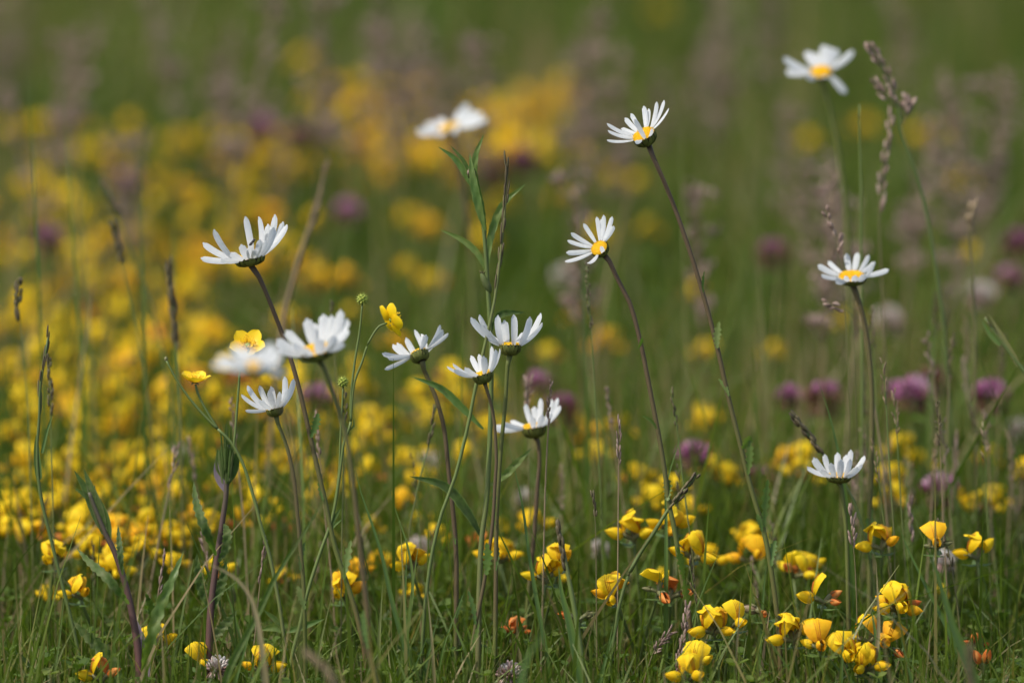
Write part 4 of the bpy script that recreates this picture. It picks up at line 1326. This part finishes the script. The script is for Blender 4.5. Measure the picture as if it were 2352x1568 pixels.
TREF = []       # (object, px, py, description)
Y, O, GO = 'tref', 'tref_orange', 'tref_gold'
near = [
    (1892, 1385, .02, [(190, 10, 'open', Y, 1.05), (20, 20, 'bud', O, .9), (330, 0, 'bud', O, .8)], 'yellow', 'winged flower and rusty buds'),
    (2062, 1405, .0, [(215, 5, 'open', Y, 1.1), (285, 15, 'open', Y, 1.05), (150, 20, 'open', GO, 1.0), (20, 10, 'open', O, .95), (350, -5, 'open', GO, .9)], 'yellow and orange', 'crowded flowers'),
    (2153, 1262, .04, [(268, 25, 'open', GO, 1.0), (0, 20, 'bud', 'calyx', .7), (180, 10, 'bud', 'calyx', .6)], 'orange', 'single round flower'),
    (1415, 1378, .03, [(200, 15, 'open', GO, 1.0), (255, 0, 'open', Y, 1.0), (100, 35, 'open', GO, .9)], 'golden', 'tilted flowers'),
    (1512, 1362, .03, [(60, 35, 'open', Y, 1.0), (290, -15, 'bud', O, 1.2), (180, 10, 'bud', 'calyx', .7)], 'yellow', 'one flower above a rusty bud'),
    (1540, 1375, .05, [(350, 10, 'bud', O, 1.0), (80, 30, 'open', O, .9)], 'rusty orange', 'fading flowers'),
    (1640, 1455, -.01, [(205, 0, 'open', Y, 1.05), (60, 40, 'open', Y, 1.05), (320, 5, 'open', Y, .95), (130, 30, 'open', GO, .9)], 'yellow', 'wide open flowers'),
    (1683, 1440, -.01, [(300, 15, 'open', Y, .95)], 'yellow', 'single rounded flower'),
    (1822, 1475, -.02, [(200, 0, 'open', Y, 1.05), (20, 35, 'open', Y, 1.15), (100, 30, 'open', Y, 1.0)], 'yellow', 'rounded back petal'),
    (1882, 1493, -.03, [(275, 15, 'open', GO, 1.1), (150, 10, 'open', Y, .8)], 'golden', 'two-lobed face'),
    (1940, 1520, -.03, [(285, 20, 'open', Y, 1.1), (350, 5, 'open', Y, .9), (20, 40, 'open', Y, .9)], 'yellow', 'veined rounded flowers'),
    (1995, 1475, .01, [(180, 0, 'open', Y, 1.0), (330, 10, 'open', GO, 1.0), (60, 30, 'bud', O, .8)], 'yellow', 'flowers with a red bud'),
    (2042, 1490, .01, [(250, 20, 'open', GO, 1.0), (310, -20, 'bud', O, .9)], 'golden', 'drooping flower'),
    (1990, 1540, -.03, [(330, 10, 'open', Y, 1.0), (120, 20, 'open', Y, .9), (240, 5, 'open', Y, .9)], 'yellow', 'low spreading flowers'),
    (1600, 1535, -.03, [(250, 10, 'open', Y, 1.0), (320, 30, 'open', Y, .9)], 'yellow', 'flowers half hidden in grass'),
    (1585, 1565, -.05, [(200, 10, 'open', Y, 1.0), (300, 20, 'open', Y, 1.0)], 'bright yellow', 'flowers cut by the lower edge'),
    (598, 1545, -.02, [(185, 20, 'open', GO, .8), (265, 40, 'open', Y, 1.05), (355, 10, 'open', Y, 1.0)], 'yellow', 'three spread flowers'),
    (455, 1530, .01, [(300, 10, 'open', Y, .9), (60, 20, 'open', GO, .8)], 'yellow', 'small flower in the grass'),
    (365, 1495, .04, [(250, 20, 'open', Y, 1.0), (30, 30, 'open', Y, .9)], 'yellow', 'soft flower behind a leaf'),
    (790, 1375, .07, [(250, 20, 'open', Y, 1.0), (0, 30, 'open', GO, 1.0), (120, 30, 'open', Y, .9)], 'yellow', 'soft flowers behind stems'),
    (1255, 1335, .05, [(190, 10, 'open', Y, 1.0), (10, 30, 'open', Y, .9), (100, 30, 'open', Y, .9)], 'yellow', 'soft flowers by a sheath'),
    (1285, 1305, .06, [(270, 20, 'open', Y, .9), (60, 30, 'open', GO, .9)], 'yellow', 'narrow soft head'),
    (945, 1310, .08, [(220, 10, 'open', Y, 1.0), (20, 30, 'open', Y, .9), (100, 30, 'open', GO, .9)], 'yellow', 'soft flowers between blades'),
    (235, 1565, -.03, [(190, 10, 'open', Y, 1.0), (330, 30, 'open', O, .9)], 'yellow', 'flowers at the lower edge'),
    (185, 1375, .06, [(190, 10, 'open', Y, .9), (300, 30, 'open', GO, .8)], 'yellow', 'small soft flower'),
    (122, 1297, .09, [(250, 20, 'open', Y, .9), (60, 30, 'open', Y, .9)], 'yellow', 'compact soft head'),
    (1762, 1415, .02, [(170, 10, 'bud', 'straw', 1.1), (250, 10, 'bud', O, .8)], 'pale buff', 'faded flowers'),
    (2258, 1545, -.02, [(290, 60, 'bud', O, 1.1), (200, 60, 'bud', O, 1.0)], 'orange', 'two upright folded petals'),
    (1455, 1240, .09, [(185, 10, 'open', Y, 1.1), (330, 20, 'open', Y, 1.0), (90, 40, 'open', Y, 1.0)], 'yellow', 'soft flowers left of a bent spike'),
    (1535, 1220, .09, [(0, 20, 'open', Y, 1.1), (200, 20, 'open', Y, 1.0), (280, 0, 'open', GO, .9)], 'yellow', 'soft flowers behind a bent spike'),
    (1590, 1285, .06, [(330, 0, 'open', Y, 1.1), (200, 20, 'open', Y, 1.0), (90, 30, 'open', Y, .9)], 'yellow', 'soft bright flowers'),
    (2025, 1262, .05, [(190, 0, 'open', Y, 1.0), (60, 35, 'open', Y, 1.0), (320, 30, 'open', GO, .9)], 'yellow', 'soft flowers with a raised wing'),
    (2245, 1285, .07, [(190, 10, 'open', Y, 1.0), (40, 35, 'open', Y, 1.0)], 'yellow', 'soft winged flower'),
    (1330, 1425, .03, [(180, 10, 'bud', O, .9), (20, 10, 'bud', 'calyx', .8)], 'rusty', 'buds on a bare stalk'),
]
for (px, py, off, fl, colr, look) in near:
    o = near_trefoil(px, py, FOCUS + off, fl)
    TREF.append((o, px, py, colr + ' trefoil head, ' + look))

PROTO = {}
for key, m, bud in (('yellow', Y, .10), ('golden', GO, .12), ('rusty', O, .5)):
    PROTO[key] = []
    for i in range(5):
        rng = random.Random(100 + i * 7 + len(key))
        PROTO[key].append(head_mesh(rng, 3 + i % 3, m, bud, .062).data('trefoil'))


def clear_of_daisies(px, py):
    return True


def far_trefoil(px, py, key, z=None, s=None):
    z = z if z else random.uniform(.052, .075)
    s = s if s else random.uniform(.70, 1.02) * (1.05 if 230 < py < 420 else .98 if py < 950 else .82)
    p = G(px, py, z)
    o = bpy.data.objects.new('trefoil', random.choice(PROTO[key]))
    COL.objects.link(o)
    o.location = (p.x, p.y, z - .062 * s)
    if o.location.z > 0:
        o.location.z = 0
    o.scale = (s * 1.05, s * 1.05, s)
    o.rotation_euler = (random.uniform(-.2, .2), random.uniform(-.2, .2), random.uniform(0, 6.28))
    tag(o, 'x', 'trefoil', GRP_T)
    d = gdepth(py, z)
    soft = 'slightly blurred' if d < FOCUS + .35 else 'blurred' if d < FOCUS + 1.0 else 'very blurred'
    TREF.append((o, px, py, '%s %s trefoil head' % (soft, key)))
    return o


explicit = [(800, 250), (850, 240), (905, 245), (780, 310), (880, 300), (930, 340), (1000, 350), (1060, 365), (1130, 345), (1190, 275), (1240, 240), (1270, 300), (1190, 340), (1085, 330), (960, 390), (840, 270), (1150, 300), (1225, 300), (1010, 395), (815, 290), (1100, 385), (925, 280),
            (1390, 440), (1430, 430), (1465, 420), (1440, 475), (1430, 520), (870, 480), (1010, 490), (480, 620), (530, 630), (640, 590), (890, 640), (1000, 670), (735, 600),
            (920, 770), (1255, 790), (1640, 820), (1735, 830), (1905, 750), (1590, 640), (1390, 740), (1430, 810), (1600, 940), (1645, 945), (1410, 955), (1425, 990), (1290, 1045), (1310, 900), (1265, 880),
            (1700, 1070), (1760, 1050), (1830, 1040), (1855, 1100), (1690, 1095), (1450, 1140), (1490, 1130), (1545, 1130), (1620, 1190), (1665, 1195), (1720, 1290), (1800, 1280), (1835, 1295), (1885, 1280),
            (2190, 1080), (2150, 1075), (2240, 1085), (2250, 1150), (2335, 1160), (2190, 1160), (1990, 1180), (2245, 985), (2270, 560), (2100, 1060), (1250, 1215), (1150, 1250), (1190, 1290),
            (225, 330), (150, 350), (75, 460), (240, 420), (560, 380), (520, 400), (620, 430), (690, 420), (1800, 345), (2170, 300), (2020, 300), (2200, 420)]
random.seed(21)
for px, py in explicit:
    far_trefoil(px + random.uniform(-6, 6), py + random.uniform(-6, 6), random.choices(['yellow', 'golden'], [.80, .20])[0], None, random.uniform(.8, 1.0) if py < 1030 else random.uniform(.9, 1.12))
for px, py in [(1105, 1180), (1090, 1178), (1205, 1355), (1660, 975), (2235, 960), (610, 1010), (250, 730), (1215, 930)]:
    far_trefoil(px, py, 'rusty')
placed = [(t[1], t[2]) for t in TREF]
for (x0, x1, y0, y1, n) in [(0, 700, 300, 520, 16), (0, 750, 520, 720, 22), (750, 1150, 430, 720, 6), (0, 520, 720, 900, 32), (500, 1150, 860, 1060, 22), (0, 500, 890, 1100, 30),
                            (0, 480, 1090, 1310, 18), (480, 1000, 1080, 1330, 11), (1000, 1350, 1050, 1330, 3), (1350, 2352, 1200, 1360, 3), (1300, 2352, 250, 600, 2), (0, 2352, 20, 230, 2)]:
    k = tries = 0
    while k < n and tries < 4000:
        tries += 1
        px, py = random.uniform(x0, x1), random.uniform(y0, y1)
        if random.random() < .6:
            a, b = random.choice(placed[-60:])
            a, b = a + random.gauss(0, 75), b + random.gauss(0, 32)
            if x0 < a < x1 and y0 < b < y1:
                px, py = a, b
        if min((px - a) ** 2 + ((py - b) * 1.5) ** 2 for a, b in placed) < (30 + .01 * (1300 - py) * (1 if tries < 1500 else .3)) ** 2 * (1 if tries < 2500 else .4):
            continue
        placed.append((px, py))
        far_trefoil(px, py, random.choices(['yellow', 'golden', 'rusty'], [.80, .12, .08])[0])
        k += 1
LAND.append((1190, 300, 'the pale gap in the far yellow band'))
LAND.pop()

# trefoil beyond the picture's sides: one mass
mbs = MB()
HM = {}
EXTRA = [(0, 700, 320, 520, 40), (0, 750, 520, 720, 38), (750, 1300, 230, 400, 60), (0, 520, 720, 900, 44), (520, 1150, 870, 1060, 34), (0, 500, 900, 1100, 46), (0, 480, 1090, 1270, 30), (200, 500, 1100, 1340, 20), (480, 1050, 1080, 1220, 12), (750, 1150, 420, 720, 4)]


def side_head(x, y, i, s):
    if i % 40 not in HM:
        HM[i % 40] = head_mesh(random.Random(i % 40), 3 + i % 3, [Y, Y, Y, GO, Y][i % 5], .18, .058)
    h = HM[i % 40]
    o = len(mbs.v)
    a = random.uniform(0, 6.28)
    ca, sa = math.cos(a) * s, math.sin(a) * s
    mbs.v.extend((p * ca - q * sa + x, p * sa + q * ca + y, r * (.8 + .2 * s)) for p, q, r in h.v)
    mbs.t.extend(h.t)
    ids = [mbs.mi(m) for m in h.mats]
    for f, m in zip(h.f, h.m):
        mbs.f.append(tuple(q + o for q in f))
        mbs.m.append(ids[m])


for i in range(170):
    sgn = random.choice((-1, 1))
    y = random.uniform(4.2, 8)
    x = sgn * (random.uniform(.05, .9) + .5 + (y - 4.2) * .095)
    if sgn > 0 and random.random() < .5:
        continue
    side_head(x, y, i, 1.0)
for (x0, x1, y0, y1, n) in EXTRA:
    for k in range(n):
        px, py = random.uniform(x0, x1), random.uniform(y0, y1)
        p = G(px, py, .055)
        side_head(p.x, p.y, random.randrange(40) if y1 > 410 or k % 2 else 3 + 5 * random.randrange(8), random.uniform(.68, 1.0) * (1.15 if y1 < 410 else 1.06))
tag(link('trefoil_patch', mbs.data('trefoil_patch')), 'yellow trefoil carpet filling in between the single flower heads', 'trefoil', kind='stuff')


# ------------------------------------------------------------------ clovers
def clover(px, py, off_z, kind, R, label, tone=.6, dry=.3, seed=0):
    rng = random.Random(seed)
    C = G(px, py, off_z)
    D = to_px(C)[2]
    th = thing('clover', (C.x, C.y, 0), label, 'clover', 'clover heads in the meadow')
    mb = MB()
    foot = Vector((C.x + rng.uniform(-.02, .02), C.y + rng.uniform(-.02, .02), -.004))
    tube(mb, smoothpath([C, C.lerp(foot, .5) + Vector((rng.uniform(-.006, .006), 0, 0)), foot], 8), .0012, 'stem_green', .4, 6)
    part('stalk', mb, th)
    mb = MB()
    m = 'rclover' if kind == 'red' else 'wclover'
    md = 'rclover_dry' if kind == 'red' else 'wclover'
    nfl = 70
    for i in range(nfl):
        z = 1 - 1.75 * (i + .5) / nfl
        a = i * 2.39996
        rr = math.sqrt(max(0, 1 - z * z))
        o = Vector((rr * math.cos(a), rr * math.sin(a), z))
        ax = (o + Vector((0, 0, .55))).normalized()
        if z < -.35:
            ax = (o + Vector((0, 0, -.3))).normalized()
        x, y = frame(ax)
        q = C + o * R * .45
        L = R * rng.uniform(.52, .72)
        low = z < -1 + 2 * dry
        ellipsoid(mb, q + ax * L * .5, [x * R * .085, y * R * .13, ax * L * .62], md if low else m,
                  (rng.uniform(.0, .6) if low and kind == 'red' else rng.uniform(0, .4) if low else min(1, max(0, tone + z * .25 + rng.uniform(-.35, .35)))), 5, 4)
    part('flower_head', mb, th)
    for k in range(3):
        a = k * 2.1 + rng.random()
        o = Vector((math.cos(a), math.sin(a), -.15))
        q = C - Vector((0, 0, R * .75))
        mb = MB()
        w = R * .55
        ribbon(mb, smoothpath([q, q + o * R * .9, q + o * R * 1.7], 8), leafprofile(8, w * .6, .5), o.cross(Vector((0, 0, 1))), 'under', .6, .2)
        part('leaflet', mb, th)
    LAND.append((px, py, None))
    return th


for i, (px, py, z, kind, R, lab, tone, dry) in enumerate([
    (1775, 590, .13, 'red', .014, 'dull red clover head on dark base, right of the tallest daisy stem', .35, .55),
    (1595, 1050, .10, 'red', .013, 'bright magenta clover head between the two right-hand daisy stems', .62, .15),
    (1815, 915, .11, 'red', .011, 'small magenta clover head next to a browning one', .55, .2),
    (1892, 920, .11, 'red', .015, 'browning clover head with pink tips behind a dark blade', .5, .6),
    (2160, 1130, .09, 'red', .015, 'mauve clover head above yellow trefoil near the right edge', .75, .35),
    (2100, 910, .12, 'red', .015, 'pink clover head with pale tips, brown one at its right', .75, .2),
    (2145, 880, .12, 'red', .013, 'brown withered clover head right of the pink pale-tipped one', .1, .95),
    (2275, 915, .12, 'red', .015, 'faded lilac clover head behind thin stems near the right edge', .7, .4),
    (2338, 565, .13, 'red', .014, 'dark magenta clover head cut by the right edge', .45, .3),
    (2318, 645, .12, 'red', .012, 'soft pink clover head below the one cut by the edge', .65, .4),
    (1237, 885, .11, 'red', .011, 'purple clover head behind the low soft daisy, upper one', .5, .2),
    (1290, 945, .10, 'red', .014, 'dark clover head at the right tips of the low soft daisy', .35, .6),
    (800, 490, .12, 'red', .012, 'blurred pink clover head right of the grey brown stalk', .8, .2),
    (730, 920, .10, 'red', .013, 'blurred rose clover head below the broad soft-focus daisy', .6, .3),
    (1200, 375, .13, 'red', .014, 'blurred plum clover head right of the slim sedge spike', .4, .4),
    (690, 320, .12, 'red', .014, 'very blurred dusky clover head above the grey brown stalk', .3, .5),
    (110, 555, .12, 'red', .014, 'blurred mauve clover head at the far left of the yellow drift', .6, .4),
    (1745, 1110, .08, 'red', .013, 'dark clover head half hidden by the tallest daisy stem', .3, .7),
    (2060, 900, .12, 'red', .009, 'small magenta clover head left of the pale-tipped one', .6, .2),
    (600, 300, .13, 'red', .015, 'very blurred pinkish clover head left of the far yellow band', .8, .4),
    (1130, 410, .12, 'red', .013, 'blurred brownish clover head behind the slim sedge spike', .2, .8),
    (290, 430, .12, 'red', .013, 'blurred pinkish clover head above the left leaning stalks', .7, .5),
    (1300, 640, .10, 'white', .013, 'blurred white clover head below the daisy showing its disc', .8, .1),
    (2255, 682, .11, 'white', .014, 'soft white clover head with brown skirt near the right edge', .8, .3),
    (2040, 740, .10, 'white', .014, 'pale greenish white clover head right of the blunt-petalled daisy stem', .7, .3),
    (2345, 990, .08, 'white', .012, 'white clover head cut by the right edge', .9, .1),
    (1208, 1155, .06, 'white', .012, 'pale pinkish white clover head behind the central stems', .75, .3),
    (960, 1265, .05, 'white', .012, 'pink and white clover head between two grass blades', .7, .4),
    (1375, 1265, .05, 'white', .009, 'tiny white clover head left of the bent brown spike', .9, .1),
    (985, 1075, .06, 'white', .014, 'creamy white clover head amid yellow trefoil in the middle', .8, .2),
    (425, 1055, .06, 'white', .012, 'whitish clover head between trefoil left of the spiky shoot', .8, .3),
    (1170, 1550, .035, 'white', .011, 'pink and white clover head cut by the bottom edge', .6, .4),
    (500, 1535, .04, 'white', .010, 'small clover head with a few white and pink florets', .85, .4),
    (2170, 1290, .06, 'white', .010, 'white clover head just beneath the single orange trefoil', .9, .2),
    (700, 1060, .06, 'white', .010, 'tiny blurred white clover head behind the buttercup stalks', .9, .1),
    (1920, 470, .12, 'white', .011, 'faint pale clover head above the pinkish spikelets', .5, .5),
]):
    clover(px, py, z * (.82 if py < 1180 else 1), kind, R * (.66 if kind == 'white' else .76), lab, tone - .2, min(.95, dry + .15), i)

# ------------------------------------------------------------------ background flowering grasses (purplish mottling)
FG = []
for i in range(5):
    rng = random.Random(300 + i)
    mb = MB()
    h = .17 + .02 * i
    off = Vector((rng.uniform(-.03, .03), rng.uniform(-.03, .03), 0))
    pts = smoothpath([Vector((0, 0, -.004)), off * .3 + Vector((0, 0, h * .5)), off + Vector((0, 0, h))], 10)
    tube(mb, pts, [.0008] * 8 + [.0006, .0004], 'straw', .4, 5)
    hd = list(reversed(pts[5:]))
    spikelets(mb, hd, .00032, 'fog', 60, 1.1, (22, 6), (.0, 1), rng)
    for q in range(16):
        a, k = rng.uniform(0, 6.28), rng.randrange(5, 9)
        e = pts[k] + Vector((math.cos(a) * .012, math.sin(a) * .012, .012)) * rng.uniform(.5, 1.2)
        tube(mb, [pts[k], e], .0003, 'straw', .5, 4)
        spikelets(mb, [e + Vector((0, 0, .003)), e], .00030, 'fog', 5, .8, (20, 7), (.2, 1), rng)
    FG.append(mb.data('flowering_grass'))
random.seed(31)
FGR = []
for (x0, x1, y0, y1, n) in [(0, 2352, -20, 200, 26), (0, 750, 180, 380, 6), (1300, 2352, 180, 380, 8), (1300, 2352, 330, 540, 9), (750, 1300, 60, 240, 5)]:
    for k in range(n):
        px, py = random.uniform(x0, x1), random.uniform(y0, y1)
        v = random.randrange(5)
        s = random.uniform(.75, 1.1)
        z = (.15 + .018 * v) * s
        p = G(px, py, z)
        o = bpy.data.objects.new('grass_stalk', FG[v])
        COL.objects.link(o)
        o.location = (p.x, p.y, 0)
        o.scale = (s, s, s)
        o.rotation_euler = (random.uniform(-.12, .12), random.uniform(-.12, .12), random.uniform(0, 6.28))
        tag(o, 'x', 'flowering grass', 'purplish flowering grasses in the background')
        FGR.append((o, px, py, 'blurred purplish flowering grass'))

# ------------------------------------------------------------------ labels that single each one out, by the nearest landmark
LANDS = [l for l in LAND if l[2]]
ORD = ['nearest', 'second nearest', 'third nearest', 'fourth nearest', 'fifth nearest', 'sixth nearest', 'seventh nearest', 'eighth nearest', 'ninth nearest', 'tenth nearest']


def relation(dx, dy):
    a = math.degrees(math.atan2(-dy, dx)) % 360
    names = ['right of', 'above right of', 'above', 'above left of', 'left of', 'below left of', 'below', 'below right of']
    return names[int((a + 22.5) // 45) % 8]


def label_all(items):
    buckets = {}
    for o, px, py, desc in items:
        l = min(LANDS, key=lambda q: (q[0] - px) ** 2 + (q[1] - py) ** 2)
        key = (desc, relation(px - l[0], py - l[1]), l[2])
        buckets.setdefault(key, []).append(((px - l[0]) ** 2 + (py - l[1]) ** 2, o))
    for (desc, rel, ph), lst in buckets.items():
        lst.sort(key=lambda q: q[0])
        for k, (_, o) in enumerate(lst):
            if len(desc.split()) + len(rel.split()) + len(ph.split()) > 13:
                desc = desc.replace(' flowers', '').replace('soft ', '')
            rank = '' if len(lst) == 1 else (ORD[k] if k < len(ORD) else '%dth nearest' % (k + 1)) + ' '
            desc = desc.replace(' trefoil head, ', ' trefoil, ') if len(desc) > 30 else desc
            o['label'] = '%s %s%s %s' % (desc, rank, rel, ph) if not rank else '%s, %s%s %s' % (desc, rank, rel, ph)


label_all(TREF)
label_all(FGR)
autob = [o for o in COL.objects if 'auto' in o.keys()]
label_all([(o, o['pxy'][0], o['pxy'][1], o['auto']) for o in autob])
for o in autob:
    del o['auto']
    del o['pxy']
